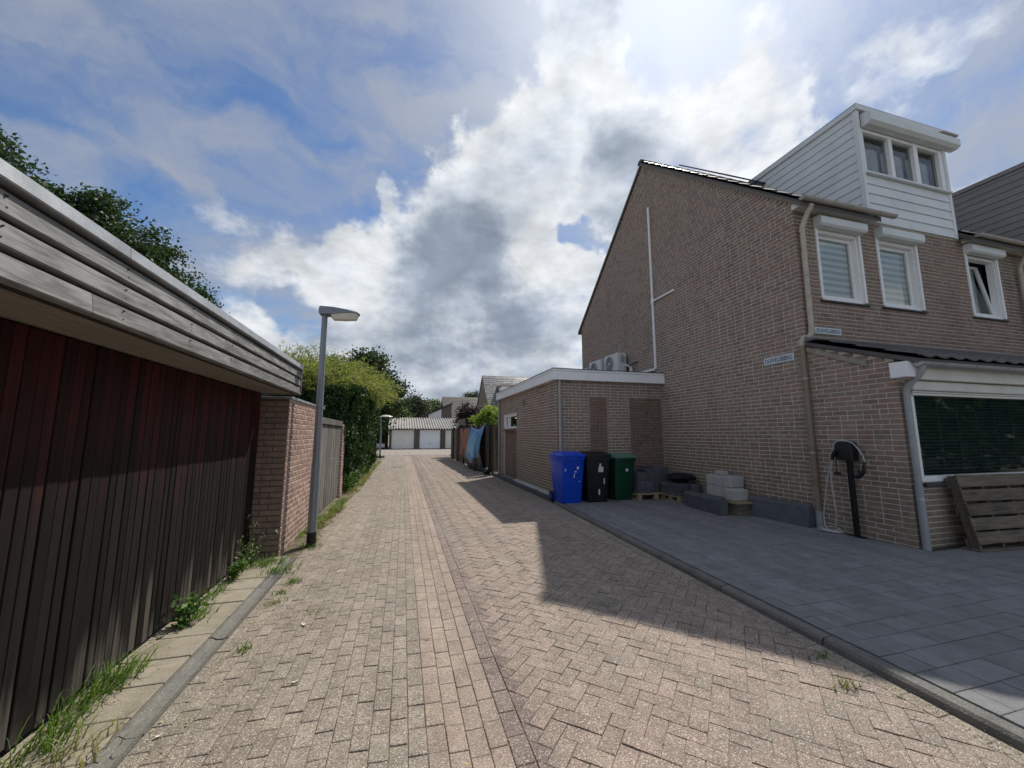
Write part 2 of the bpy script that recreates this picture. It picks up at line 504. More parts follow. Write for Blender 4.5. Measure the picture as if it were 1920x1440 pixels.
mat_plain('roof_tile', (0.075, 0.068, 0.066), 0.55, 0.28, 3, 0.25, 60, dirt=((0.085, 0.08, 0.065), 0.5))
mat_plain('roof_tile_far', (0.10, 0.082, 0.074), 0.6, 0.2, 2, 0.25, 30, dirt=((0.15, 0.13, 0.11), 0.4))
mat_plain('roof_tile_shiny', (0.085, 0.078, 0.088), 0.34, 0.2, 2, 0.2, 30, spec=0.6)
mat_plain('bitumen', (0.045, 0.045, 0.048), 0.85, 0.2, 2, 0.4, 120)
mat_plain('corrugated', (0.36, 0.345, 0.315), 0.8, 0.15, 1.2, 0.2, 40, dirt=((0.17, 0.165, 0.15), 0.6))
mat_plain('garage_door_cream', (0.78, 0.77, 0.72), 0.45, 0.04, 1, 0.03)
mat_plain('garage_door_white', (0.84, 0.85, 0.90), 0.4, 0.04, 1, 0.03)
mat_plain('garage_frame', (0.105, 0.095, 0.08), 0.7, 0.2, 3, 0.1)
mat_plain('bin_blue', (0.003, 0.055, 0.50), 0.32, 0.08, 5, 0.05, 200)
mat_plain('bin_black', (0.010, 0.011, 0.017), 0.42, 0.2, 5, 0.05, 200)
mat_plain('bin_green', (0.006, 0.045, 0.024), 0.42, 0.15, 5, 0.05, 200)
mat_plain('bin_lid_green', (0.09, 0.20, 0.15), 0.45, 0.15, 5, 0.05, 200)
mat_plain('rubber', (0.012, 0.012, 0.012), 0.7, 0.2, 9, 0.1)
mat_plain('sticker', (0.62, 0.64, 0.66), 0.4, 0.2, 40, 0.02)
mat_plain('sign_white', (0.58, 0.64, 0.68), 0.3, 0.05, 4, 0.03)
mat_plain('sign_text', (0.045, 0.075, 0.11), 0.4, 0.1, 30, 0.02)
mat_plain('ac_white', (0.60, 0.60, 0.585), 0.45, 0.05, 4, 0.04)
mat_plain('ac_grill', (0.13, 0.13, 0.135), 0.5, 0.1, 9, 0.1)
mat_plain('cable_white', (0.40, 0.395, 0.38), 0.45, 0.08, 9, 0.03)
mat_plain('aac_block', (0.40, 0.39, 0.37), 0.9, 0.08, 9, 0.4, 120)
mat_plain('concrete_dark', (0.085, 0.09, 0.10), 0.85, 0.25, 7, 0.4, 110, dirt=((0.11, 0.115, 0.125), 0.4))
mat_plain('concrete_sill', (0.05, 0.05, 0.055), 0.7, 0.2, 6, 0.2)
mat_plain('plastic_bag', (0.008, 0.008, 0.011), 0.75, 0.2, 4, 0.25, 14)
mat_plain('tarp_blue', (0.045, 0.20, 0.42), 0.42, 0.16, 4, 0.25, 12)
mat_plain('tarp_light', (0.16, 0.36, 0.52), 0.42, 0.16, 4, 0.25, 12)
mat_plain('tarp_dark', (0.018, 0.023, 0.02), 0.4, 0.2, 4, 0.25, 12)
mat_plain('room', (0.03, 0.03, 0.032), 0.9, 0.1, 2, 0.0)
mat_plain('blind_green', (0.05, 0.135, 0.12), 0.4, 0.12, 4, 0.03)
mat_plain('curtain', (0.62, 0.64, 0.65), 0.8, 0.1, 3, 0.2, 30)
mat_plain('solar', (0.012, 0.014, 0.022), 0.15, 0.1, 4, 0.0, spec=0.6)
mat_plain('bark', (0.075, 0.06, 0.045), 0.9, 0.3, 8, 0.6, 30)
mat_plain('gravel_white', (0.50, 0.49, 0.47), 0.85, 0.35, 40, 0.2)
mat_plain('dead_leaf', (0.42, 0.34, 0.18), 0.8, 0.3, 60, 0.1)
mat_plain('pale_leaf', (0.60, 0.57, 0.46), 0.8, 0.2, 60, 0.1)
mat_plain('bowl', (0.66, 0.64, 0.55), 0.3, 0.06, 8, 0.02)
mat_plain('mortar_patch', (0.30, 0.27, 0.22), 0.9, 0.2, 9, 0.3)
mat_plain('lead', (0.13, 0.135, 0.145), 0.55, 0.15, 5, 0.1)
mat_plain('soil', (0.13, 0.105, 0.07), 0.95, 0.3, 9, 0.6, 60, dirt=((0.30, 0.245, 0.165), 0.7))
mat_leaf('leaf_dark', (0.018, 0.038, 0.014), (0.04, 0.075, 0.025), 0.25)
mat_leaf('leaf_row', (0.022, 0.045, 0.020), (0.05, 0.085, 0.036), 0.28)
mat_leaf('leaf_ivy', (0.012, 0.032, 0.010), (0.05, 0.095, 0.024), 0.22, 0.62)
mat_leaf('leaf_yellow', (0.15, 0.18, 0.055), (0.31, 0.32, 0.13), 0.42, 0.6, c3=(0.20, 0.25, 0.085))
mat_leaf('leaf_far', (0.055, 0.085, 0.03), (0.11, 0.15, 0.05), 0.3)
mat_leaf('leaf_far_grey', (0.05, 0.062, 0.045), (0.085, 0.10, 0.07), 0.25)
mat_leaf('leaf_plum', (0.022, 0.014, 0.018), (0.045, 0.026, 0.03), 0.2)
mat_leaf('leaf_bright', (0.14, 0.20, 0.04), (0.25, 0.32, 0.08), 0.4)
mat_leaf('grass', (0.07, 0.14, 0.022), (0.15, 0.24, 0.045), 0.35)
mat_leaf('grass_dry', (0.17, 0.18, 0.06), (0.32, 0.29, 0.13), 0.3)
mat_leaf('weed', (0.06, 0.13, 0.028), (0.12, 0.21, 0.05), 0.35)
mat_leaf('flower', (0.45, 0.47, 0.42), (0.6, 0.6, 0.56), 0.3)
mat_glass('glass')
mat_glass('glass_clear', (0.97, 0.98, 0.98), 0.72)


def mat_rollerblind():
    m, N = new_mat('roller_blind')
    pos = N.n('ShaderNodeNewGeometry').outputs['Position']
    z = N.sep(pos)[2]
    wv = N.math('FRACT', N.math('MULTIPLY', N.math('ADD', z, N.math('MULTIPLY', N.noise(pos, 3, 2), 0.01)), 8.3))
    band = N.math('MULTIPLY', N.ramp(wv, 0.42, 0.5), N.ramp(wv, 0.92, 1.0, 1, 0))
    c = N.mix(band, (0.80, 0.82, 0.83), (0.52, 0.56, 0.58))
    finish(N, c, 0.8)
    M['roller_blind'] = m


mat_rollerblind()

# ------------------------------------------------------------------ mesh helpers
ROOT_LOC = {}


def link(name, me, parent=None, loc=None):
    o = bpy.data.objects.new(name, me)
    col.objects.link(o)
    if parent is not None:
        o.parent = parent
    if loc is not None:
        o.location = loc
    return o


def tag(o, label=None, cat=None, group=None, kind=None):
    if label:
        o['label'] = label
    if cat:
        o['category'] = cat
    if group:
        o['group'] = group
    if kind:
        o['kind'] = kind
    return o


def thing(name, label, cat, loc=(0, 0, 0), rz=0.0, group=None):
    o = bpy.data.objects.new(name, None)
    o.empty_display_size = 0.1
    col.objects.link(o)
    o.location = loc
    o.rotation_euler = (0, 0, rz)
    ROOT_LOC[o] = Vector(loc)
    return tag(o, label, cat, group)


def base_of(parent):
    if parent is None:
        return Vector((0, 0, 0))
    p = parent
    while p.parent is not None:
        p = p.parent
    return ROOT_LOC.get(p, Vector((0, 0, 0)))


class MB:
    def __init__(self):
        self.v, self.f, self.m = [], [], []

    def add(self, vs, fs, mi=0):
        o = len(self.v)
        self.v += [tuple(p) for p in vs]
        self.f += [tuple(i + o for i in f) for f in fs]
        self.m += [mi] * len(fs)
        return self

    def box(self, x0, x1, y0, y1, z0, z1, c=0.0, mi=0):
        if c <= 0:
            vs = [(x, y, z) for z in (z0, z1) for y in (y0, y1) for x in (x0, x1)]
            fs = [(0, 2, 3, 1), (4, 5, 7, 6), (0, 1, 5, 4), (2, 6, 7, 3), (0, 4, 6, 2), (1, 3, 7, 5)]
            return self.add(vs, fs, mi)
        c = min(c, (x1 - x0) * .45, (y1 - y0) * .45, (z1 - z0) * .45)
        X, Y, Z = (x0, x1), (y0, y1), (z0, z1)
        vs, idx = [], {}
        for i in (0, 1):
            for j in (0, 1):
                for k in (0, 1):
                    sx, sy, sz = 1 - 2 * i, 1 - 2 * j, 1 - 2 * k
                    for a in range(3):
                        p = [X[i] + sx * c, Y[j] + sy * c, Z[k] + sz * c]
                        p[a] = (X[i], Y[j], Z[k])[a]
                        idx[i, j, k, a] = len(vs)
                        vs.append(p)
        fs = []
        for a in range(3):
            b, d = [(1, 2), (0, 2), (0, 1)][a]
            for s in (0, 1):
                q = []
                for (u, w) in ((0, 0), (1, 0), (1, 1), (0, 1)):
                    key = [0, 0, 0]
                    key[a], key[b], key[d] = s, u, w
                    q.append(idx[(*key, a)])
                fs.append(tuple(q))
        for a in range(3):      # edges along axis a
            b, d = [(1, 2), (0, 2), (0, 1)][a]
            for u in (0, 1):
                for w in (0, 1):
                    k0, k1 = [0, 0, 0], [0, 0, 0]
                    k0[b] = k1[b] = u
                    k0[d] = k1[d] = w
                    k1[a] = 1
                    fs.append((idx[(*k0, b)], idx[(*k1, b)], idx[(*k1, d)], idx[(*k0, d)]))
        for i in (0, 1):
            for j in (0, 1):
                for k in (0, 1):
                    fs.append((idx[i, j, k, 0], idx[i, j, k, 1], idx[i, j, k, 2]))
        return self.add(vs, fs, mi)

    def prism(self, poly, z0, z1, c=0.0, bottom=False, zoff=lambda x: 0.0):
        """vertical prism on a convex polygon with a chamfered top"""
        n = len(poly)
        cx = sum(p[0] for p in poly) / n
        cy = sum(p[1] for p in poly) / n
        lo = [(p[0], p[1], z0) for p in poly]
        fs = []
        if c > 0:
            mid = [(p[0], p[1], z1 + zoff(p[0]) - c * 0.7) for p in poly]
            top = []
            for p in poly:
                dx, dy = cx - p[0], cy - p[1]
                sx = math.copysign(min(c, abs(dx) * .5), dx)
                sy = math.copysign(min(c, abs(dy) * .5), dy)
                top.append((p[0] + sx, p[1] + sy, z1 + zoff(p[0] + sx)))
            vs = lo + mid + top
            for i in range(n):
                j = (i + 1) % n
                fs.append((i, j, n + j, n + i))
                fs.append((n + i, n + j, 2 * n + j, 2 * n + i))
            fs.append(tuple(range(2 * n, 3 * n)))
        else:
            vs = lo + [(p[0], p[1], z1) for p in poly]
            for i in range(n):
                j = (i + 1) % n
                fs.append((i, j, n + j, n + i))
            fs.append(tuple(range(n, 2 * n)))
        if bottom:
            fs.append(tuple(reversed(range(n))))
        return self.add(vs, fs)

    def extrude(self, poly3, d):
        """closed solid from a planar polygon and an offset vector"""
        n = len(poly3)
        a = [Vector(p) for p in poly3]
        b = [p + Vector(d) for p in a]
        fs = [tuple(range(n)), tuple(reversed(range(n, 2 * n)))]
        for i in range(n):
            j = (i + 1) % n
            fs.append((i, n + i, n + j, j))
        return self.add(a + b, fs)

    def tube(self, pts, rad, n=10, cap=True):
        pts = [Vector(p) for p in pts]
        if not isinstance(rad, (list, tuple)):
            rad = [rad] * len(pts)
        vs, fs = [], []
        prev = None
        for i, p in enumerate(pts):
            t = (pts[min(i + 1, len(pts) - 1)] - pts[max(i - 1, 0)]).normalized()
            if prev is None:
                a = Vector((0, 0, 1)) if abs(t.z) < 0.9 else Vector((1, 0, 0))
                u = t.cross(a).normalized()
            else:
                u = (prev - t * prev.dot(t)).normalized()
            prev = u
            w = t.cross(u)
            for k in range(n):
                an = 2 * math.pi * k / n
                vs.append(p + (u * math.cos(an) + w * math.sin(an)) * rad[i])
        for i in range(len(pts) - 1):
            for k in range(n):
                k2 = (k + 1) % n
                fs.append((i * n + k, i * n + k2, (i + 1) * n + k2, (i + 1) * n + k))
        if cap:
            fs.append(tuple(reversed(range(n))))
            fs.append(tuple(range((len(pts) - 1) * n, len(pts) * n)))
        return self.add(vs, fs)

    def loft(self, rings, cap=True):
        n = len(rings[0])
        vs = [p for r in rings for p in r]
        fs = []
        for i in range(len(rings) - 1):
            for k in range(n):
                k2 = (k + 1) % n
                fs.append((i * n + k, i * n + k2, (i + 1) * n + k2, (i + 1) * n + k))
        if cap:
            fs.append(tuple(reversed(range(n))))
            fs.append(tuple(range((len(rings) - 1) * n, len(rings) * n)))
        return self.add(vs, fs)

    def mesh(self, name, mat, off=(0, 0, 0), smooth=False):
        me = bpy.data.meshes.new(name)
        o = Vector(off)
        me.from_pydata([(v[0] - o[0], v[1] - o[1], v[2] - o[2]) for v in self.v], [], self.f)
        for mm in (mat if isinstance(mat, (list, tuple)) else [mat]):
            me.materials.append(M[mm])
        if any(self.m):
            me.polygons.foreach_set('material_index', self.m)
        if smooth:
            me.polygons.foreach_set('use_smooth', [True] * len(me.polygons))
            me.set_sharp_from_angle(angle=R(38))
        me.update()
        return me

    def build(self, name, mat, parent=None, smooth=False, local=False):
        off = (0, 0, 0) if local else base_of(parent)
        return link(name, self.mesh(name, mat, off, smooth), parent)


def part_box(name, mat, parent, x0, x1, y0, y1, z0, z1, c=0.0, local=False):
    return MB().box(x0, x1, y0, y1, z0, z1, c).build(name, mat, parent, local=local)


def struct(o):
    o['kind'] = 'structure'
    return o


def stuff(o):
    o['kind'] = 'stuff'
    return o


def fix_normals(me):
    import bmesh
    bm = bmesh.new()
    bm.from_mesh(me)
    bmesh.ops.recalc_face_normals(bm, faces=bm.faces)
    bm.to_mesh(me)
    bm.free()


# ------------------------------------------------------------------ brick walls
BRICK_CACHE = {}
COURSE, JOINT = 0.0715, 0.0132
BRICK_L, BRICK_S = 0.193, 0.090


def brick_mesh(mat, L, H, D):
    k = (mat, round(L, 3), round(H, 3), round(D, 3))
    if k not in BRICK_CACHE:
        b = MB()
        l, h = k[1] / 2, k[2] / 2
        e = 0.004
        vs = [(-l, 0, -h), (l, 0, -h), (l, 0, h), (-l, 0, h)]
        vs += [(-l, -D + e, -h), (l, -D + e, -h), (l, -D + e, h), (-l, -D + e, h)]
        vs += [(-l + e, -D, -h + e), (l - e, -D, -h + e), (l - e, -D, h - e), (-l + e, -D, h - e)]
        fs = []
        for r in (0, 4):
            for i in range(4):
                j = (i + 1) % 4
                fs.append((r + i, r + j, r + 4 + j, r + 4 + i))
        fs.append((8, 9, 10, 11))
        b.add(vs, fs)
        BRICK_CACHE[k] = b.mesh('brick', mat)
    return BRICK_CACHE[k]


def lay_bricks(parent, origin, udir, spans, z0, z1, mat, n_parts=300, depth=0.007, seed=1, key=None, ends=()):
    """bricks on the vertical plane through origin along udir; outward side is to the right of udir
    (udir x z). spans(z) gives the intervals [u0,u1] filled at that course. ends: 'lo'/'hi' keep return faces"""
    rnd = random.Random(seed)
    u = Vector(udir).normalized()
    nrm = u.cross(Vector((0, 0, 1)))
    rz = math.atan2(u.y, u.x)
    o = Vector(origin)
    bricks = []
    i = 0
    z = z0
    while z + COURSE * 0.6 < z1:
        zc = z + COURSE / 2
        h = min(COURSE - JOINT, z1 - z - 0.002)
        for (a, b) in spans(zc):
            p = a - (0.0 if i % 2 == 0 else 0.1035)
            first = True
            while p < b - 0.02:
                L = BRICK_L if rnd.random() > (0.13 if not first else 0.0) else BRICK_S
                if b - (p + L) < 0.07:
                    L = b - p
                q0, q1 = max(p, a), min(p + L, b)
                if q1 - q0 > 0.03:
                    bricks.append(((q0 + q1) / 2, zc, round(q1 - q0, 3), h, rnd.uniform(-0.0016, 0.0016)))
                p += L + JOINT
                first = False
        z += COURSE
        i += 1
    sc = []
    for k, (uc, zc, L, h, j) in enumerate(bricks):
        sc.append((view_score(o + u * uc + Vector((0, 0, zc)), L), k))
    sc.sort(reverse=True)
    chosen = set(k for s, k in sc[:n_parts] if s > 7)
    off = base_of(parent)
    rest = MB()
    for k, (uc, zc, L, h, j) in enumerate(bricks):
        me = brick_mesh(mat, L, h, depth)
        pos = o + u * uc + Vector((0, 0, zc)) + nrm * j
        if k in chosen:
            ob = link('brick', me, parent, pos - off)
            ob.rotation_euler = (0, 0, rz)
        else:
            vs = [pos + u * v.co.x - nrm * v.co.y + Vector((0, 0, v.co.z)) for v in me.vertices]
            rest.add(vs, [tuple(pp.vertices) for pp in me.polygons])
    if rest.v:
        stuff(rest.build('brick_field', mat, parent))
    return bricks


def spans_holes(u0, u1, holes):
    def f(z):
        segs = [(u0, u1)]
        for (a, b, c, d) in holes:
            if c - 0.01 < z < d + 0.01:
                out = []
                for (s, e) in segs:
                    if b <= s or a >= e:
                        out.append((s, e))
                    else:
                        if a > s:
                            out.append((s, a))
                        if b < e:
                            out.append((b, e))
                segs = out
        return segs
    return f


def slab_cells(u0, u1, z0, z1, holes):
    us = sorted(set([u0, u1] + [h for k in holes for h in k[:2]]))
    zs = sorted(set([z0, z1] + [h for k in holes for h in k[2:]]))
    us = [u for u in us if u0 <= u <= u1]
    zs = [z for z in zs if z0 <= z <= z1]
    for i in range(len(us) - 1):
        run = None
        for j in range(len(zs) - 1):
            uc, zc = (us[i] + us[i + 1]) / 2, (zs[j] + zs[j + 1]) / 2
            if any(a < uc < b and c < zc < d for a, b, c, d in holes):
                if run:
                    yield (us[i], us[i + 1], run[0], run[1])
                run = None
            else:
                run = (run[0], zs[j + 1]) if run else (zs[j], zs[j + 1])
        if run:
            yield (us[i], us[i + 1], run[0], run[1])


# ------------------------------------------------------------------ foliage helpers
def leaf_object(name, P, L, W, mat, parent=None, up_bias=0.0, dirs=None, local=False):
    """rhombus leaves folded a little along the midrib"""
    n = len(P)
    P = np.asarray(P, float)
    if not local:
        P = P - np.array(base_of(parent))
    t = rng.normal(size=(n, 3)) if dirs is None else np.asarray(dirs, float) + rng.normal(size=(n, 3)) * 0.25
    t[:, 2] += up_bias
    t /= np.linalg.norm(t, axis=1)[:, None] + 1e-9
    r = rng.normal(size=(n, 3))
    b = np.cross(t, r)
    b /= np.linalg.norm(b, axis=1)[:, None] + 1e-9
    nn = np.cross(t, b)
    L = (np.full(n, L) if np.isscalar(L) else L) * rng.uniform(0.65, 1.3, n)
    Wd = L * W
    V = np.empty((n, 4, 3))
    V[:, 0] = P - t * (L / 2)[:, None]
    V[:, 1] = P + b * (Wd / 2)[:, None] + nn * (Wd * 0.18)[:, None]
    V[:, 2] = P + t * (L / 2)[:, None]
    V[:, 3] = P - b * (Wd / 2)[:, None] + nn * (Wd * 0.18)[:, None]
    me = bpy.data.meshes.new(name)
    me.vertices.add(n * 4)
    me.vertices.foreach_set('co', V.reshape(-1))
    me.loops.add(n * 4)
    me.loops.foreach_set('vertex_index', np.arange(n * 4))
    me.polygons.add(n)
    me.polygons.foreach_set('loop_start', np.arange(n) * 4)
    me.polygons.foreach_set('loop_total', np.full(n, 4))
    me.materials.append(M[mat])
    me.update(calc_edges=True)
    return link(name, me, parent)


def crown_points(cx, cy, cz, rx, ry, rz, clumps, per, spread, shell=0.55, seed=0):
    g = np.random.default_rng(seed)
    out = []
    for i in range(clumps):
        d = g.normal(size=3)
        d /= np.linalg.norm(d)
        rr = g.uniform(shell, 1.0) * (0.86 + 0.2 * math.sin(d[0] * 5 + seed) * math.cos(d[2] * 4 + seed * 2) + g.uniform(-0.06, 0.10))
        c = np.array([cx, cy, cz]) + d * rr * np.array([rx, ry, rz])
        s = spread * g.uniform(0.6, 1.3)
        k = int(per * g.uniform(0.6, 1.4))
        pts = g.normal(size=(k, 3)) * s * np.array([1.0, 1.0, 0.6]) * 0.55
        out.append(c + pts)
    return np.concatenate(out)


def tree(name, label, x, y, h, rx, ry, crown_low, leaf_mat, leaf, clumps, per, seed, cat='tree', group=None, trunk_r=0.16, spread=0.6, shell=0.45):
    t = thing(name, label, cat, (x, y, 0), 0, group)
    rnd = random.Random(seed)
    mb = MB()
    zc = (h + crown_low) / 2
    rzz = (h - crown_low) / 2
    mb.tube([(0, 0, -0.1), (0.04, 0.02, crown_low * .6), (0.0, 0.06, crown_low + rzz * .5), (0.05, 0, h * 0.86)], [trunk_r, trunk_r * .8, trunk_r * .55, trunk_r * .15], 9)
    for i in range(9):
        a = rnd.uniform(0, 6.28)
        z0 = rnd.uniform(crown_low * .8, crown_low + rzz * 1.1)
        e = rnd.uniform(.5, .85)
        p1 = (math.cos(a) * rx * e * .5, math.sin(a) * ry * e * .5, z0 + rzz * .3)
        p2 = (math.cos(a) * rx * e, math.sin(a) * ry * e, min(z0 + rzz * .7, h * .93))
        mb.tube([(0, 0, z0), p1, p2], [trunk_r * .4, trunk_r * .26, trunk_r * .08], 6)
    mb.build('trunk', 'bark', t, smooth=True, local=True)
    P = crown_points(0, 0, zc, rx, ry, rzz, clumps, per, spread, shell, seed)
    P = P[P[:, 2] > crown_low * 0.6]
    leaf_object('crown', P, leaf, 0.62, leaf_mat, t, local=True)
    return t


# ================================================================== GROUND
def kerb_x(y):
    return min(2.84 + 0.0476 * y, 3.24)


g = MB()
g.add([(-700, -300, -0.16), (700, -300, -0.16), (700, 1400, -0.16), (-700, 1400, -0.16)], [(0, 1, 2, 3)])
ground = struct(g.build('ground', 'ground'))
g = MB()
bed_x = [-1.209, -0.4, -0.23, -0.05, 0.1, 0.22, 0.37, 0.52, 0.66, 0.8, 0.97, 1.2, 3.30]
for yy in (-6, 30):
    for xx in bed_x:
        g.v.append((xx, yy, -0.0062 - 0.022 * max(0.0, 1 - (abs(xx - 0.37) / 0.6) ** 2)))
nb_ = len(bed_x)
g.f = [(i, i + 1, nb_ + i + 1, nb_ + i) for i in range(nb_ - 1)]
g.m = [0] * len(g.f)
road = struct(g.build('road', 'joint_sand'))
g = MB()
g.box(-14, 24, 30.002, 66, -0.14, -0.004)
far_yard = struct(g.build('garage_yard', 'far_paving'))


def clip_poly(poly, a, b, c):
    """keep a*x+b*y<=c"""
    out = []
    n = len(poly)
    for i in range(n):
        p, q = poly[i], poly[(i + 1) % n]
        dp, dq = a * p[0] + b * p[1] - c, a * q[0] + b * q[1] - c
        if dp <= 0:
            out.append(p)
        if (dp < 0 < dq) or (dq < 0 < dp):
            s = dp / (dp - dq)
            out.append((p[0] + (q[0] - p[0]) * s, p[1] + (q[1] - p[1]) * s))
    return out


def area(poly):
    return abs(sum(poly[i][0] * poly[(i + 1) % len(poly)][1] - poly[(i + 1) % len(poly)][0] * poly[i][1] for i in range(len(poly)))) / 2


def lay_pavers(parent, items, n_parts, name, c=0.0032, z0=-0.045, zoff=lambda x: 0.0):
    """items: (poly, z top, material). The largest in view are objects, the rest one mesh per material"""
    sc = []
    for k, (poly, zt, mt) in enumerate(items):
        cx = sum(p[0] for p in poly) / len(poly)
        cy = sum(p[1] for p in poly) / len(poly)
        sc.append((view_score((cx, cy, zt), math.sqrt(area(poly))), k))
    sc.sort(reverse=True)
    chosen = set(k for s, k in sc[:n_parts] if s > 7)
    rest = {}
    for k, (poly, zt, mt) in enumerate(items):
        if k in chosen:
            b = MB()
            b.prism(poly, z0, zt, c, zoff=zoff)
            b.build(name, mt, parent)
        else:
            rest.setdefault(mt, MB()).prism(poly, z0, zt, c, zoff=zoff)
    for mt, b in rest.items():
        stuff(b.build(name + '_field', mt, parent))


def tilt(poly):
    return poly


items = []
rp = random.Random(3)
Y0, Y1 = -0.6, 30.0


def edge_wave(y):
    return 0.0


def rect(x0, x1, y0, y1, j=0.0):
    return [(x0 + rp.uniform(-j, j), y0 + rp.uniform(-j, j)), (x1 + rp.uniform(-j, j), y0 + rp.uniform(-j, j)),
            (x1 + rp.uniform(-j, j), y1 + rp.uniform(-j, j)), (x0 + rp.uniform(-j, j), y1 + rp.uniform(-j, j))]


def dish(x):     # the gutter band lies a little lower
    d = abs(x - 0.37)
    return -0.022 * max(0.0, 1 - (d / 0.6) ** 2)


# running bond left of the gutter band
ncol = 15
cw = (0.165 + 1.205) / ncol
for i in range(ncol):
    x = -1.205 + i * cw
    y = Y0 - (0.09 if i % 2 else 0.0) + rp.uniform(-0.012, 0.012)
    while y < Y1:
        L = 0.180
        items.append((rect(x + 0.0025, x + cw - 0.0025, y + 0.003, y + L - 0.003, 0.0018), rp.uniform(-0.0022, 0.0022), 'paver_grey'))
        y += L
# pink gutter band of four rows, then one dark row
xs = [0.165, 0.257, 0.349, 0.441, 0.533, 0.600, 0.692]
xs = [0.165, 0.262, 0.360, 0.458, 0.556, 0.650]
for i in range(5):
    y = Y0 - rp.uniform(0, 0.2)
    while y < Y1:
        items.append((rect(xs[i] + 0.003, xs[i + 1] - 0.003, y + 0.002, y + 0.178, 0.0015), rp.uniform(-0.002, 0.002),
                      'paver_pink' if i < 4 else 'paver_dark'))
        y += 0.180
lay_pavers(road, items, 300, 'paver', zoff=dish)
items = []
# herringbone at 45 degrees between the dark row and the kerb
w = 0.0925
s2 = math.sqrt(0.5)


def uv(a, b):
    return ((a - b) * s2 + 1.8, (a + b) * s2)


for a in range(-40, 370):
    for b in range(-40, 370):
        cx, cy = uv(a * w, b * w)
        if not (0.3 < cx < 3.6 and Y0 - .4 < cy < Y1 + .3):
            continue
        t = (a - b) % 4
        gp = 0.002
        if t == 0:
            q = (a * w + gp, b * w + gp, (a + 2) * w - gp, (b + 1) * w - gp)
        elif t == 3:
            q = (a * w + gp, b * w + gp, (a + 1) * w - gp, (b + 2) * w - gp)
        else:
            continue
        poly = [uv(q[0], q[1]), uv(q[2], q[1]), uv(q[2], q[3]), uv(q[0], q[3])]
        poly = [(p[0] + rp.uniform(-.0025, .0025), p[1] + rp.uniform(-.0025, .0025)) for p in poly]
        poly = clip_poly(poly, -1, 0, -0.656)
        if len(poly) >= 3:
            poly = clip_poly(poly, 1, -0.0476, 2.84 - 0.115)
        if len(poly) >= 3:
            poly = clip_poly(poly, 1, 0, 3.125)
        if len(poly) >= 3 and area(poly) > 0.0009:
            xc = sum(p[0] for p in poly) / len(poly)
            items.append((poly, rp.uniform(-0.0025, 0.0025), 'paver_dark' if xc < 0.76 and area(poly) < 0.0125 else 'paver_red'))
# a row of bricks along the kerb
y = Y0
while y < Y1:
    xa, xb = kerb_x(y), kerb_x(y + 0.2)
    items.append(([(xa - .108, y + .003), (xa - .006, y + .003), (xb - .006, y + .179), (xb - .108, y + .179)], rp.uniform(-.005, .0), 'paver_grey'))
    y += 0.183
lay_pavers(road, items, 300, 'herringbone_paver', zoff=dish)

# ---- left edge: gutter stones and beige tiles before the garage
fc = MB()
fc.box(-1.76, -1.335, -1.5, 5.62, -0.14, -0.010)
apron = struct(fc.build('garage_apron', 'joint_dark'))
y = -1.2
k = 0
while y < 5.5:
    L = 0.30
    e = min(y + L, 5.6)
    MB().prism(rect(-1.745, -1.342, y + .004, e - .004, .002), -0.05, 0.016 + rp.uniform(-.004, .004), 0.004).build('tile', 'tile_beige', apron)
    y += L + 0.002
gut = MB()
gut.box(-1.338, -1.2095, -1.5, 5.60, -0.14, -0.016)
gutter_strip = struct(gut.build('gutter_strip', 'joint_dark'))
y = -1.35
while y < 5.5:
    e = min(y + 0.98, 5.60)
    gs = MB()
    x0, x1 = -1.334, -1.212
    ring = [(x0, 0.012), (x0 + .02, .014), (x0 + .05, -0.004), (x1 - .03, -0.006), (x1, 0.006), (x1, -.08), (x0, -.08)]
    jz = rp.uniform(-.004, .004)
    gs.extrude([(a, y + .004, b + jz) for a, b in ring], (0, e - y - .008, 0))
    o = gs.build('gutter_stone', 'kerb_grey', gutter_strip)
    fix_normals(o.data)
    y += 0.98 + 0.004

# soil strip along the wall, gate and hedge
sm = MB()
nx, ny = 7, 110
for j in range(ny):
    for i in range(nx):
        x = -1.62 + 0.50 * i / (nx - 1)
        y = 5.585 + 17.4 * j / (ny - 1)
        z = 0.004 + 0.03 * math.sin(x * 17 + y * 3.1) * math.cos(y * 2.3 + x * 5) * (1 if i < nx - 1 else 0) + (-.012 if i == nx - 1 else 0.012)
        if y < 6.2:
            f_ = max(0.0, (y - 5.585) / 0.6)
            z = z * f_ - 0.016 * (1 - f_)
        sm.v.append((x + (rp.uniform(-.07, .05) if i == nx - 1 else 0), y, z))
for j in range(ny - 1):
    for i in range(nx - 1):
        sm.f.append((j * nx + i, j * nx + i + 1, (j + 1) * nx + i + 1, (j + 1) * nx + i))
sm.m = [0] * len(sm.f)
struct(sm.build('verge_soil', 'soil', smooth=True))

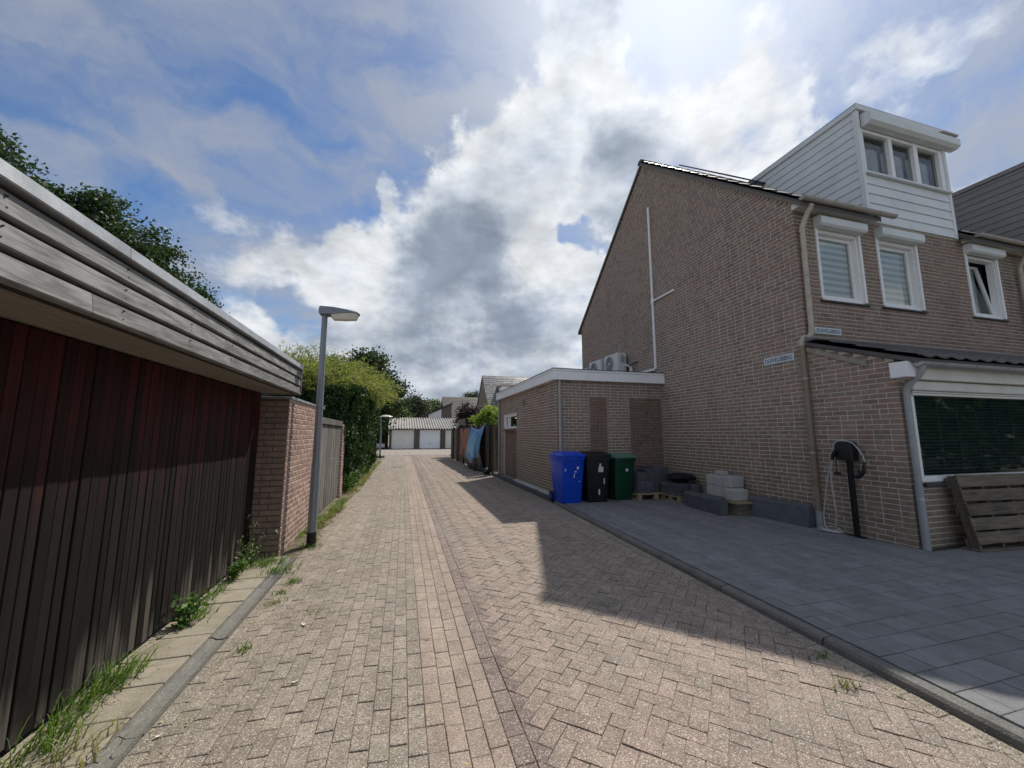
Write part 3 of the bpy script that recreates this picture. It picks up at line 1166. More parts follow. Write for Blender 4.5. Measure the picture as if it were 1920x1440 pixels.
# ---- right kerb and the dark tiled driveway
DRV = 0.055
kb = MB()
for ya, yb in ((-3.0, 8.40),):
    kb.add([(kerb_x(ya) + .01, ya, -.1), (kerb_x(ya) + .11, ya, -.1), (kerb_x(yb) + .11, yb, -.1), (kerb_x(yb) + .01, yb, -.1),
            (kerb_x(ya) + .01, ya, .0), (kerb_x(ya) + .11, ya, .0), (kerb_x(yb) + .11, yb, .0), (kerb_x(yb) + .01, yb, .0)],
           [(4, 5, 6, 7), (0, 1, 5, 4), (1, 2, 6, 5), (2, 3, 7, 6), (3, 0, 4, 7)])
kerb = struct(kb.build('kerb', 'joint_dark'))
y = -2.66
while y < 8.2:
    e = y + 0.99
    st = MB()
    za = DRV - 0.004 + rp.uniform(-.003, .003)
    xa, xb = kerb_x(y), kerb_x(e)
    ringf = lambda xx, yy: [(xx + .0, yy, -.06), (xx + .012, yy, za - .022), (xx + .028, yy, za - .004), (xx + .105, yy, za), (xx + .118, yy, za - .01), (xx + .118, yy, -.06)]
    st.loft([ringf(xa, y + .005), ringf(xb, e - .005)])
    o = st.build('kerb_stone', 'kerb_grey', kerb)
    fix_normals(o.data)
    y += 0.993

dv = MB()
pl = [(kerb_x(-2.9) + .118, -2.9), (14.0, -2.9), (14.0, 3.62), (6.42, 3.62), (6.42, 8.62), (kerb_x(8.4) + .118, 8.62)]
dv.add([(p[0], p[1], DRV - 0.012) for p in pl] + [(p[0], p[1], -.14) for p in pl],
       [(0, 1, 2, 3, 4, 5)] + [(i, (i + 1) % 6, 6 + (i + 1) % 6, 6 + i) for i in range(6)])
drive = struct(dv.build('driveway', 'joint_dark'))
items = []
y = -2.6
ri = 0
while y < 8.6:
    e = y + 0.1845
    xk = max(kerb_x(y), kerb_x(e)) + 0.125
    xe = 6.39 if y > 3.4 else 12.2
    # border tile along the kerb
    x = xk
    L = rp.choice([0.13, 0.15, 0.2])
    while x < xe - 0.05:
        f = min(x + L, xe)
        q0 = kerb_x(y) + .125 if x == xk else x
        q1 = kerb_x(e) + .125 if x == xk else x
        items.append(([(q0 + .0025, y + .0025), (f - .0025, y + .0025), (f - .0025, e - .0025), (q1 + .0025, e - .0025)], DRV + rp.uniform(-.002, .002), 'tile_dark'))
        x = f
        L = rp.choice([0.14, 0.184, 0.184, 0.277, 0.277, 0.32])
    y = e
    ri += 1
lay_pavers(drive, items, 300, 'paving_tile', c=0.003, z0=0.02)

# ================================================================== LEFT GARAGE
gar = thing('garage', 'flat roofed garage with dark vertical board door and grey plank fascia', 'garage', (-1.73, 2.5, 0))
door = part_box('door', 'door_wood', gar, -1.80, -1.752, -2.5, 5.56, 0.03, 2.02)
rd = random.Random(11)
y = -2.4
while y < 5.5:
    wd = rd.choice([0.062, 0.070, 0.078, 0.088])
    b = MB()
    d = -1.735 + rd.uniform(-.003, .003)
    top = 2.012
    b.box(-1.751, d, y + rd.uniform(.0008, .003), min(y + wd - rd.uniform(.001, .0045), 5.55), 0.03 + rd.uniform(0, .022), top, 0.004)
    sh_ = rd.uniform(-.004, .004)
    b.v = [(v[0], v[1] + sh_ * (v[2] - 1.0), v[2]) for v in b.v]
    b.build('board', 'door_wood_red', door)
    y += wd
bb = MB()
bb.box(-9.0, -1.30 - .09, -3.0, 5.57, 2.06, 2.375)
bb.build('roof', 'bitumen', gar)
bb = MB()
bb.box(-9.0, -1.81, -3.0, -2.8, 0, 2.05)
bb.box(-9.0, -8.8, -3.0, 5.55, 0, 2.05)
bb.build('wall', 'mortar', gar)
sf = MB()
sf.box(-1.80, -1.352, -3.0, 5.57, 2.022, 2.04)
sf.build('soffit', 'soffit_wood', gar)
fas = part_box('fascia', 'fence_dark', gar, -1.385, -1.352, -3.0, 5.565, 2.012, 2.35)
joints = {0: [-3.0, -0.9, 2.05, 4.2, 5.58], 1: [-3.0, 0.4, 3.35, 5.58], 2: [-3.0, -0.2, 3.9, 5.58]}
for r_, (za, zb) in enumerate(((2.016, 2.112), (2.124, 2.218), (2.230, 2.322))):
    js = joints[r_]
    for a, b in zip(js[:-1], js[1:]):
        pk = MB()
        # board tilted like lap siding, upper edge set back
        ring = [(-1.351, za), (-1.318, za + .004), (-1.314, za + .010), (-1.326, zb - .006), (-1.332, zb), (-1.351, zb)]
        pk.extrude([(p, a + .0015, q) for p, q in ring], (0, b - a - .003, 0))
        o = pk.build('plank', 'grey_wood', fas)
        fix_normals(o.data)
ns = MB()
for za in (2.05, 2.09, 2.155, 2.195, 2.26, 2.30):
    for yy in np.arange(-0.2, 5.5, 0.61):
        ns.tube([(-1.325, yy + rp.uniform(-.01, .01), za), (-1.3155, yy, za)], 0.0035, 6)
ns.build('nails', 'rubber', gar)
cap = MB()
ring = [(-1.40, 2.338), (-1.300, 2.338), (-1.296, 2.344), (-1.302, 2.398), (-1.312, 2.404), (-1.40, 2.404)]
cap.extrude([(p, -3.0, q) for p, q in ring], (0, 5.2, 0))
o = cap.build('roof_trim', 'zinc', gar)
fix_normals(o.data)
cap = MB()
cap.extrude([(p, 2.204, q) for p, q in ring], (0, 3.38, 0))
o = cap.build('roof_trim', 'zinc', gar)
fix_normals(o.data)
ed = MB()
ed.box(-9, -1.31, 5.572, 5.60, 2.012, 2.40, .003)
ed.build('end_board', 'grey_wood', gar)

# brick wall after the garage
gw = thing('garden_wall', 'sunlit pinkish brick garden wall beside the garage end', 'wall', (-1.5, 6.6, 0))
GX = -1.437
mt = MB()
mt.box(-1.80, GX, 5.607, 7.74, -0.1, 1.955)
wb = mt.build('wall', 'mortar', gw)
lay_bricks(wb, (GX, 0, 0), (0, 1, 0), lambda z: [(5.61, 7.735)], 0.0, 1.95, 'brick_pink', 300, seed=4)
we = MB().box(-1.79, GX - .001, 5.603, 5.6068, -.1, 1.955).build('wall_end_shade', 'mortar_dark', gw)  # dark mortar plate, shade of the end face put into its colour
lay_bricks(we, (-1.79, 5.603, 0), (1, 0, 0), lambda z: [(0.0, 0.352)], 0.0, 1.95, 'brick_infill_and_end_shade', 80, seed=9)  # same brick as the sunlit side, coloured darker as painted shade
cp = MB()
cp.box(-1.83, -1.405, 5.605, 7.75, 1.957, 1.99, .004)
cp.build('coping', 'zinc', gw)

# garden gate
gt = thing('garden_gate', 'weathered grey double board gate behind the grey lamp post', 'gate', (-1.5, 8.9, 0))
part_box('lintel', 'gate_wood', gt, -1.56, -1.44, 7.76, 10.3, 1.70, 1.82, .006)
for (a, b) in ((7.80, 9.02), (9.05, 10.26)):
    y = a
    lf = part_box('leaf', 'fence_dark', gt, -1.53, -1.505, a, b, 0.05, 1.69)
    while y < b - .02:
        e = min(y + 0.123, b)
        MB().box(-1.504, -1.482 + rd.uniform(-.003, .003), y + .002, e - .002, 0.045, 1.695, .003).build('board', 'gate_wood', lf)
        y += 0.123
hd = MB()
hd.tube([(-1.48, 9.16, 0.98), (-1.43, 9.16, 0.98), (-1.43, 9.27, 0.98)], 0.008, 8)
hd.build('handle', 'zinc', gt, smooth=True)
pr = thing('gate_pier', 'narrow brick pier between the grey gate and the ivy', 'pier', (-1.6, 10.5, 0))
mb_ = MB()
mb_.box(-1.8, -1.437, 10.32, 10.72, -.1, 1.75)
pw = mb_.build('wall', 'mortar', pr)
lay_bricks(pw, (-1.437, 0, 0), (0, 1, 0), lambda z: [(10.325, 10.715)], 0, 1.74, 'brick_pink', 60, seed=21)
lay_bricks(pw, (-1.79, 10.32, 0), (1, 0, 0), lambda z: [(0, 0.35)], 0, 1.74, 'brick_pink', 10, seed=22)

# ================================================================== LAMP POSTS
def lamp_post(x, y, label, top=3.30, small=False):
    t = thing('street_lamp', label, 'lamp', (x, y, 0), 0, 'street lamps along the alley')
    MB().tube([(0, 0, -.05), (0, 0, .19)], [0.062, 0.0605], 16).build('base', 'black_paint', t, smooth=True, local=True)
    MB().tube([(0, 0, .19), (0, 0, 1.1), (0, 0, 1.12), (-.01, 0, top - .06)], [0.060, 0.058, 0.053, 0.038], 16).build('post', 'lamp_grey', t, smooth=True, local=True)
    if not small:
        h = MB()
        prof = [(-.07, -.055, .055), (-.07, -.07, .07)]
        def ringy(xx, hw, z0, z1):
            return [(xx, -hw, z0), (xx, hw, z0), (xx, hw * 1.0, (z0 + z1) / 2), (xx, hw * .72, z1), (xx, -hw * .72, z1), (xx, -hw, (z0 + z1) / 2)]
        z = top
        h.loft([ringy(-.085, .07, z - .05, z + .045), ringy(-.06, .085, z - .07, z + .055), ringy(.10, .10, z - .06, z + .05),
                ringy(.30, .10, z - .028, z + .028), ringy(.44, .085, z - .025, z + .008), ringy(.465, .06, z - .025, z - .008)])
        o = h.build('housing', 'lamp_grey', t, smooth=True, local=True)
        fix_normals(o.data)
        b = MB()
        def rb(xx, hw, zt, zb):
            return [(xx, -hw, zt), (xx, hw, zt), (xx, hw * .9, (zt * .4 + zb * .6)), (xx, hw * .6, zb), (xx, -hw * .6, zb), (xx, -hw * .9, (zt * .4 + zb * .6))]
        b.loft([rb(.085, .07, z - .05, z - .10), rb(.11, .088, z - .03, z - .125), rb(.27, .088, z - .026, z - .122), rb(.42, .078, z - .024, z - .105), rb(.445, .06, z - .024, z - .07)])
        o = b.build('bowl', 'bowl', t, smooth=True, local=True)
        fix_normals(o.data)
        d = MB()
        d.tube([(.055, 0, 1.90), (.075, 0, 1.90)], 0.012, 8)
        d.build('bracket', 'zinc', t, local=True)
    else:
        h = MB()
        h.tube([(0, 0, top - .06), (0.1, 0, top - .02), (.2, 0, top)], [.03, .025, .03], 8)
        h.build('arm', 'lamp_grey', t, smooth=True, local=True)
        c = MB()
        rings = []
        for i, (rr, zz) in enumerate(((.03, .10), (.22, .07), (.42, 0.0), (.44, -.03), (.30, -.04))):
            rings.append([(.3 + math.cos(a) * rr, math.sin(a) * rr, top + zz) for a in np.linspace(0, 2 * math.pi, 17)[:-1]])
        c.loft(rings)
        o = c.build('shade', 'bowl', t, smooth=True, local=True)
        fix_normals(o.data)
    return t


lamp_post(-1.16, 6.03, 'tall grey street lamp with boxy head and black base by the brick wall')
lamp_post(-1.46, 27.4, 'distant street lamp with pale round shade beyond the ivy hedge', 2.72, True)

# ================================================================== RIGHT HOUSE
GXH = 6.40           # gable plane
YF, YB = 4.78, 13.15  # front and rear facade
ZE, ZA = 5.50, 9.22   # eaves, apex
YM = (YF + YB) / 2
SL = (ZA - ZE) / (YM - YF)
YP = 3.62            # porch front
XE = 10.85           # party wall

house = thing('brick_house', 'large brown brick end house with tall gable, white dormer and porch', 'house', (GXH, YF, 0))


def roof_z(y):
    return ZE + (min(y, 2 * YM - y) - YF) * SL


# gable wall slab + bricks
gb = MB()
gb.extrude([(GXH, YF, -.1), (GXH, YB, -.1), (GXH, YB, ZE), (GXH, YM, ZA), (GXH, YF, ZE)], (0.22, 0, 0))
gable = gb.build('gable_wall', 'mortar', house)
fix_normals(gable.data)


def gable_spans(z):
    lo, hi = YF, YB
    if z > ZE:
        dlt = (z - ZE) / SL
        lo, hi = YF + dlt + 0.02, YB - dlt - 0.02
    if z < 3.0:
        hi = 8.60      # the rest stands behind the side extension
    # local coordinate runs from the rear to the front so that the outward side is -X
    return [(-hi, -lo)] if hi - lo > 0.1 else []


lay_bricks(gable, (GXH, 0, 0), (0, -1, 0), gable_spans, 0.0, ZA - .05, 'brick', 300, seed=2)
# porch side wall, flush with the gable
ps = MB()
ps.extrude([(GXH + .002, YP, -.1), (GXH + .002, YF, -.1), (GXH + .002, YF, 2.955), (GXH + .002, YP, 2.52)], (0.2, 0, 0))
pside = ps.build('porch_side_wall', 'mortar', house)
fix_normals(pside.data)
lay_bricks(pside, (GXH + .001, 0, 0), (0, -1, 0), lambda z: [(-(YF - .005), -(YP if z < 2.50 else YP + (z - 2.50) / .375))] if z < 2.92 else [],
           0.0, 2.94, 'brick', 300, seed=3)
# front facade above the porch, house one
W1 = (6.87, 7.93, 3.82, 5.12)
W2 = (8.37, 9.45, 3.83, 5.13)
W3 = (10.78 + .12, 11.92, 3.87, 5.18)
fm = MB()
for (a, b, c, d) in slab_cells(GXH + .001, XE, 2.7, ZE, [W1, W2]):
    fm.box(a, b, YF + .001, YF + .22, c, d)
fac = fm.build('front_wall', 'mortar', house)
lay_bricks(fac, (0, YF, 0), (1, 0, 0), spans_holes(GXH, XE, [W1, W2]), 2.93, ZE - .06, 'brick_upper', 300, seed=5)
# porch front
PW = (6.60, 12.6, 0.88, 2.06)
pf = MB()
for (a, b, c, d) in slab_cells(GXH + .003, 13.5, -.1, 2.40, [PW]):
    pf.box(a, b, YP + .001, YP + .2, c, d)
pfront = pf.build('porch_front_wall', 'mortar', house)
lay_bricks(pfront, (0, YP, 0), (1, 0, 0), spans_holes(GXH, 13.5, [PW]), 0.0, 2.22, 'brick', 200, seed=6)
rear = MB()
rear.box(GXH + .222, 15.3, YB - .2, YB, 0, ZE)
rear.build('rear_wall', 'mortar', house)


# roof slabs and tiles
def roof_part(parent, x0, x1, name='roof', tilemat='roof_tile', cut=None):
    r = MB()
    th = 0.10
    e = 0.22
    yf = YF - e
    zf = ZE - e * SL
    runs = [(x0, x1, yf)] if not cut else [(x0, cut[0], yf), (cut[0] + .001, cut[1], cut[2]), (cut[1] + .001, x1, yf)]
    for (a_, b_, y_) in runs:
        if b_ - a_ < .02:
            continue
        z_ = ZE + (y_ - YF) * SL
        r.extrude([(a_, y_, z_ + .02), (a_, YM, ZA + .02), (a_, YM, ZA + .02 + th), (a_, y_, z_ + .02 + th)], (b_ - a_, 0, 0))
    yb = YB + e
    r.extrude([(x0, yb, zf + .02), (x0, YM, ZA + .02), (x0, YM, ZA + .02 + th), (x0, yb, zf + .02 + th)], (x1 - x0, 0, 0))
    o = r.build(name, tilemat, parent)
    fix_normals(o.data)
    return o


def tile_rows(parent, x0, x1, y_lo, y_hi, n_parts, mat='roof_tile', off=0.135, cut=None):
    """pan tiles on the front slope, each a curved piece lapping the one below"""
    ang = math.atan(SL)
    row = 0.345
    wid = 0.30
    me = MB()
    # local: x across, s up the slope (local y), z out of the slope
    prof = [(-.15, .022), (-.10, .034), (-.04, .018), (.04, .0), (.11, .006), (.15, .022)]
    lo = [(px_, 0.0, pz + .022) for px_, pz in prof]
    hi = [(px_, row + .05, pz) for px_, pz in prof]
    lo2 = [(px_, 0.0, pz - .004) for px_, pz in prof]
    n = len(prof)
    me.add(lo + hi + lo2, [(i, i + 1, n + i + 1, n + i) for i in range(n - 1)] + [(2 * n + i, 2 * n + i + 1, i + 1, i) for i in range(n - 1)])
    tm = me.mesh('roof_tile', mat)
    offv = base_of(parent)
    s = 0.0
    smax = (y_hi - y_lo) / math.cos(ang)
    allp = []
    while s < smax:
        y = y_lo + s * math.cos(ang)
        z = ZE + (y - YF) * SL + off
        x = x0 + .15
        while x < x1:
            if not (cut and cut[0] - .1 < x < cut[1] + .1 and y < cut[2]):
                allp.append((view_score((x, y, z), .3), x, y, z))
            x += wid
        s += row
    allp.sort(reverse=True)
    rest = MB()
    rot = Matrix.Rotation(ang, 4, 'X')
    for k, (sc_, x, y, z) in enumerate(allp):
        if k < n_parts:
            ob = link('roof_tile', tm, parent, Vector((x, y, z)) - offv)
            ob.rotation_euler = (ang, 0, 0)
        else:
            rest.add([rot @ v.co + Vector((x, y, z)) for v in tm.vertices], [tuple(p.vertices) for p in tm.polygons])
    if rest.v:
        stuff(rest.build('roof_tile_field', mat, parent))


roof = roof_part(house, GXH - .05, XE, cut=(8.22, 10.74, 4.95))
tile_rows(roof, GXH - .06, XE, YF - .24, YM - .05, 300, cut=(8.22, 10.74, 4.98))
rdg = MB()
x = GXH - .06
while x < XE:
    a = [(x, YM + math.cos(t) * .12, ZA + .10 + math.sin(t) * .10) for t in np.linspace(0, math.pi, 7)]
    b = [(x + .40, YM + math.cos(t) * .11, ZA + .095 + math.sin(t) * .10) for t in np.linspace(0, math.pi, 7)]
    m_ = MB()
    m_.add(a + b, [(i, i + 1, 8 + i, 7 + i) for i in range(6)] + [tuple(range(7))])
    m_.build('ridge_tile', 'roof_tile', roof)
    x += .39
# verge strips along both gable edges, pale mortar under the tiles
vg = MB()
for (ya, za, yb, zb) in ((YF - .20, ZE - .20 * SL, YM, ZA), (YB + .20, ZE - .20 * SL, YM, ZA)):
    vg.extrude([(GXH - .045, ya, za + .005), (GXH - .045, yb, zb + .005), (GXH - .045, yb, zb + .075), (GXH - .045, ya, za + .075)], (-.012, 0, 0))
o = vg.build('verge_board', 'mortar_far', house)
fix_normals(o.data)
# solar panels on the front slope
for i in range(2):
    sp = MB()
    x0 = GXH + .75 + i * 1.04
    ya, yb = YM - 2.25, YM - .62
    ring = [(x0, ya, ZE + (ya - YF) * SL + .29), (x0, yb, ZE + (yb - YF) * SL + .29), (x0, yb, ZE + (yb - YF) * SL + .33), (x0, ya, ZE + (ya - YF) * SL + .33)]
    sp.extrude(ring, (1.0, 0, 0))
    o = sp.build('solar_panel', 'solar', house)
    fix_normals(o.data)

# eaves board and gutters
part_box('eaves_board', 'cream_pvc', house, GXH - .03, 8.22, YF - .17, YF - .012, ZE - .13, ZE - .03)


def gutter(parent, x0, x1, y, z, r=.062, mat='gutter_pink', ends=True):
    g_ = MB()
    ring = [(math.cos(a) * r, math.sin(a) * r) for a in np.linspace(math.pi, 2 * math.pi, 10)]
    ring = ring + [(c * .9, s * .9) for c, s in reversed(ring)]
    g_.extrude([(x0, y + c, z + s) for c, s in ring], (x1 - x0, 0, 0))
    o = g_.build('gutter', mat, parent)
    fix_normals(o.data)
    for xx in (x0, x1):
        e_ = MB()
        rr = [(xx - .006, y + math.cos(a) * (r + .004), z + math.sin(a) * (r + .004)) for a in np.linspace(math.pi, 2 * math.pi, 10)]
        e_.extrude(rr, (.012, 0, 0))
        k_ = e_.build('end_cap', mat, o)
        fix_normals(k_.data)
    for xx in np.arange(x0 + .4, x1 - .1, .68):
        b_ = MB()
        rr = [(math.cos(a) * (r + .005), math.sin(a) * (r + .005)) for a in np.linspace(math.pi, 2 * math.pi, 10)]
        rr = rr + [(c * .93, s * .93) for c, s in reversed(rr)]
        b_.extrude([(xx, y + c, z + s) for c, s in rr], (.03, 0, 0))
        k_ = b_.build('bracket', mat, o)
        fix_normals(k_.data)
    return o


gutter(house, GXH - .10, 8.50, YF - .262, ZE - .035, .054)
# upper downpipe, offset and lower downpipe
dp = MB()
dp.tube([(6.53, YF - .24, ZE - .12), (6.50, YF - .17, ZE - .26), (6.485, YF - .075, ZE - .45), (6.475, YF - .07, 4.3), (6.47, YF - .07, 3.26)], .041, 14)
o = dp.build('upper_downpipe', 'pipe_beige', house, smooth=True)
cl = MB()
for zz in (4.95, 4.15):
    cl.tube([(6.478, YF - .072, zz), (6.478, YF - .072, zz + .035)], .047, 14)
cl.build('pipe_clip', 'pipe_beige', o, smooth=True)
bend = MB()
bend.tube([(6.47, YF - .07, 3.28), (6.465, YF - .07, 3.18), (6.44, YF - .045, 3.11), (6.37, YF + .005, 3.085), (6.345, YF + .02, 3.05), (6.342, YF + .02, 2.96)], .047, 14)
bend.build('pipe_bend', 'pipe_beige', house, smooth=True)
lp = MB()
lp.tube([(6.342, YF + .02, 2.97), (6.345, YF + .02, 1.6), (6.35, YF + .02, .30)], .043, 14)
o = lp.build('lower_downpipe', 'pipe_tan', house, smooth=True)
b_ = MB()
b_.tube([(6.35, YF + .02, .31), (6.35, YF + .02, .05)], .052, 14)
b_.build('pipe_foot', 'pipe_grey', o, smooth=True)
b_ = MB()
b_.tube([(6.343, YF + .02, 2.40), (6.343, YF + .02, 2.43)], .05, 14)
b_.tube([(6.347, YF + .02, 1.2), (6.347, YF + .02, 1.23)], .05, 14)
b_.build('pipe_clip', 'pipe_beige', o, smooth=True)


def window(parent, Wn, y, blind='roller_blind', tilted=False, sill=True, shutter=True, frame=.06):
    a, b, c, d = Wn
    f = MB()
    dp_ = .13
    f.box(a, a + frame, y + .012, y + dp_, c, d, .004)
    f.box(b - frame, b, y + .012, y + dp_, c, d, .004)
    f.box(a + frame, b - frame, y + .012, y + dp_, c, c + frame, .004)
    f.box(a + frame, b - frame, y + .012, y + dp_, d - frame, d, .004)
    win = f.build('window', 'white_paint', parent)
    # sash, set back; a tilted one leans inwards at the top
    s = MB()
    a2, b2, c2, d2 = a + frame + .004, b - frame - .004, c + frame + .004, d - frame - .004
    w_ = .055
    tl = .16 if tilted else 0.0
    def q(x0, x1, z0, z1):
        def yy(z):
            return y + .085 + tl * (z - c2) / (d2 - c2)
        vs = [(x0, yy(z0), z0), (x1, yy(z0), z0), (x1, yy(z1), z1), (x0, yy(z1), z1)]
        s.extrude(vs, (0, .05, 0))
    q(a2, a2 + w_, c2, d2)
    q(b2 - w_, b2, c2, d2)
    q(a2 + w_, b2 - w_, c2, c2 + w_)
    q(a2 + w_, b2 - w_, d2 - w_, d2)
    o = s.build('sash', 'white_paint', win)
    fix_normals(o.data)
    def yy(z):
        return y + .112 + tl * (z - c2) / (d2 - c2)
    p = MB()
    p.add([(a2 + w_, yy(c2 + w_), c2 + w_), (b2 - w_, yy(c2 + w_), c2 + w_), (b2 - w_, yy(d2 - w_), d2 - w_), (a2 + w_, yy(d2 - w_), d2 - w_)], [(0, 1, 2, 3)])
    p.build('pane', 'glass', win)
    if blind:
        k = MB()
        zt = d2 - (.03 if blind == 'roller_blind' else .0)
        k.box(a2 + .012, b2 - .012, y + .142 + tl, y + .146 + tl, c2 + .02, zt)
        k.build('blind', blind, win)
    rm = MB()
    rm.add([(a, y + .131, c), (b, y + .131, c), (b, y + .131, d), (a, y + .131, d), (a, y + .8, c), (b, y + .8, c), (b, y + .8, d), (a, y + .8, d)],
           [(4, 5, 6, 7), (0, 1, 5, 4), (1, 2, 6, 5), (2, 3, 7, 6), (3, 0, 4, 7)])
    rm.build('interior', 'room', win)
    if sill:
        sb = MB()
        sb.extrude([(a - .04, y + .05, c - .004), (a - .04, y - .045, c - .022), (a - .04, y - .045, c - .052), (a - .04, y + .05, c - .052)], (b - a + .08, 0, 0))
        o = sb.build('sill', 'concrete_sill', win)
        fix_normals(o.data)
    if shutter:
        sh = MB()
        ring = [(y - .004, d + .005), (y - .12, d + .005), (y - .15, d + .035), (y - .15, d + .155), (y - .12, d + .19), (y - .004, d + .19)]
        sh.extrude([(a - .02, p_, q_) for p_, q_ in ring], (b - a + .06, 0, 0))
        o = sh.build('shutter_box', 'white_siding', win)
        fix_normals(o.data)
        MB().box(a - .016, a + .034, y - .03, y + .010, c + .01, d + .003, .003).build('shutter_rail', 'white_paint', win)
        MB().box(b - .034, b + .016, y - .03, y + .010, c + .01, d + .003, .003).build('shutter_rail', 'white_paint', win)
    return win


window(house, W1, YF)
window(house, W2, YF)

# ---- dormer
DX0, DX1, DY, DZ0, DZ1 = 8.24, 10.72, 4.76, 5.47, 7.86
dm = MB()
dy_b = YF + (DZ1 - .1 - ZE) / SL + .1
dm.extrude([(DX0 + .02, DY + .22, DZ0 + .02), (DX0 + .02, dy_b, DZ1 - .06), (DX0 + .02, DY + .22, DZ1 - .06)], (.04, 0, 0))
dm.extrude([(DX1 - .02, DY + .22, DZ0 + .02), (DX1 - .02, dy_b, DZ1 - .06), (DX1 - .02, DY + .22, DZ1 - .06)], (-.04, 0, 0))
dm.box(DX0 + .06, DX1 - .06, DY + .022, DY + .05, DZ0, 6.42)
dormer = dm.build('dormer', 'white_siding', house)
fix_normals(dormer.data)
nb = 12
hb = (DZ1 - .12 - DZ0) / 13.0
i = 0
z = DZ0 + .02
while z < DZ1 - .14:
    zb = min(z + hb, DZ1 - .12)
    ybk = YF + (z - ZE) / SL + .12
    ybk2 = YF + (zb - ZE) / SL + .12
    for sx, xx in ((-1, DX0), (1, DX1)):
        if ybk2 > DY + .1:
            b_ = MB()
            x_out, x_in = xx + sx * .018, xx + sx * .004
            xs_ = xx - sx * .018
            y0_ = DY + .06
            ya, yb = max(ybk, y0_ + .02), max(ybk2, y0_ + .04)
            b_.add([(x_out, y0_, z + .004), (x_out, ya, z + .004), (x_in, yb, zb), (x_in, y0_, zb),
                    (xs_, y0_, z + .004), (xs_, ya, z + .004), (xs_, yb, zb), (xs_, y0_, zb)],
                   [(0, 1, 2, 3), (7, 6, 5, 4), (0, 4, 5, 1), (1, 5, 6, 2), (2, 6, 7, 3), (3, 7, 4, 0)])
            o = b_.build('siding_board', 'white_siding', dormer)
            fix_normals(o.data)
    z = zb
# front boards under the window
z = DZ0 - .02
hb2 = (6.42 - z) / 5.0
for i in range(5):
    zb = z + hb2
    b_ = MB()
    b_.add([(DX0 + .06, DY - .018, z + .004), (DX1 - .06, DY - .018, z + .004), (DX1 - .06, DY - .002, zb), (DX0 + .06, DY - .002, zb),
            (DX0 + .06, DY + .02, z + .004), (DX1 - .06, DY + .02, z + .004), (DX1 - .06, DY + .02, zb), (DX0 + .06, DY + .02, zb)],
           [(3, 2, 1, 0), (4, 5, 6, 7), (0, 1, 5, 4), (1, 2, 6, 5), (2, 3, 7, 6), (3, 0, 4, 7)])
    o = b_.build('siding_board', 'white_siding', dormer)
    fix_normals(o.data)
    z = zb
for xx in (DX0, DX1):
    sg = -1 if xx == DX0 else 1
    part_box('corner_trim', 'white_siding', dormer, min(xx + sg * .022, xx - sg * .058), max(xx + sg * .022, xx - sg * .058), DY - .024, DY + .058, DZ0 - .03, DZ1 - .12, .004)
rt = MB()
rt.box(DX0 - .045, DX1 + .045, DY - .06, dy_b + .15, DZ1 - .12, DZ1 - .01, .006)
rt.build('roof_edge', 'white_siding', dormer)
part_box('roof_covering', 'bitumen', dormer, DX0 - .03, DX1 + .03, DY - .045, dy_b + .15, DZ1 - .009, DZ1 + .012)
# dormer window: three panes
dwz0, dwz1 = 6.46, 7.40
dw = MB()
fx0, fx1 = DX0 + .06, DX1 - .06
posts = [(fx0, fx0 + .07), (fx0 + .76, fx0 + .86), (fx1 - .88, fx1 - .76), (fx1 - .11, fx1)]
for a, b in posts:
    dw.box(a, b, DY - .005, DY + .10, dwz0, dwz1, .004)
for (a, b), (c_, d_) in zip(posts[:-1], posts[1:]):
    dw.box(b, c_, DY - .002, DY + .10, dwz0, dwz0 + .07, .004)
    dw.box(b, c_, DY - .002, DY + .10, dwz1 - .07, dwz1, .004)
dwin = dw.build('dormer_window', 'white_paint', house)
for (a, b), (c_, d_) in zip(posts[:-1], posts[1:]):
    MB().add([(b, DY + .06, dwz0 + .07), (c_, DY + .06, dwz0 + .07), (c_, DY + .06, dwz1 - .07), (b, DY + .06, dwz1 - .07)], [(0, 1, 2, 3)]).build('pane', 'glass', dwin)
    cu = MB()
    n = 40
    vs, fs = [], []
    for i in range(n + 1):
        xx = b + (c_ - b) * i / n
        yy = DY + .20 + .022 * math.sin(i * 1.1) + .01 * math.sin(i * .37)
        vs += [(xx, yy, dwz0), (xx, yy, dwz1 - .20)]
    fs = [(2 * i, 2 * i + 2, 2 * i + 3, 2 * i + 1) for i in range(n)]
    cu.add(vs, fs)
    cu.build('curtain', 'curtain', dwin, smooth=True)
MB().add([(fx0, DY + .101, dwz0), (fx1, DY + .101, dwz0), (fx1, DY + .101, dwz1), (fx0, DY + .101, dwz1), (fx0, DY + .8, dwz0), (fx1, DY + .8, dwz0), (fx1, DY + .8, dwz1), (fx0, DY + .8, dwz1)],
         [(4, 5, 6, 7), (0, 1, 5, 4), (1, 2, 6, 5), (2, 3, 7, 6), (3, 0, 4, 7)]).build('interior', 'room', dwin)
part_box('sill', 'white_siding', dwin, fx0 - .03, fx1 + .03, DY - .07, DY - .006, dwz0 - .045, dwz0 - .003, .006)
sb = MB()
ring = [(DY - .006, 7.405), (DY - .12, 7.405), (DY - .18, 7.455), (DY - .18, 7.60), (DY - .12, 7.66), (DY - .006, 7.68)]
sb.extrude([(DX0 + .10, p_, q_) for p_, q_ in ring], (DX1 - DX0 + .12, 0, 0))
o = sb.build('shutter_box', 'white_siding', dwin)
fix_normals(o.data)
part_box('box_cap', 'gutter_pink', dwin, DX1 - .25, DX1 + .25, DY - .16, DY - .05, 7.685, 7.73, .01)

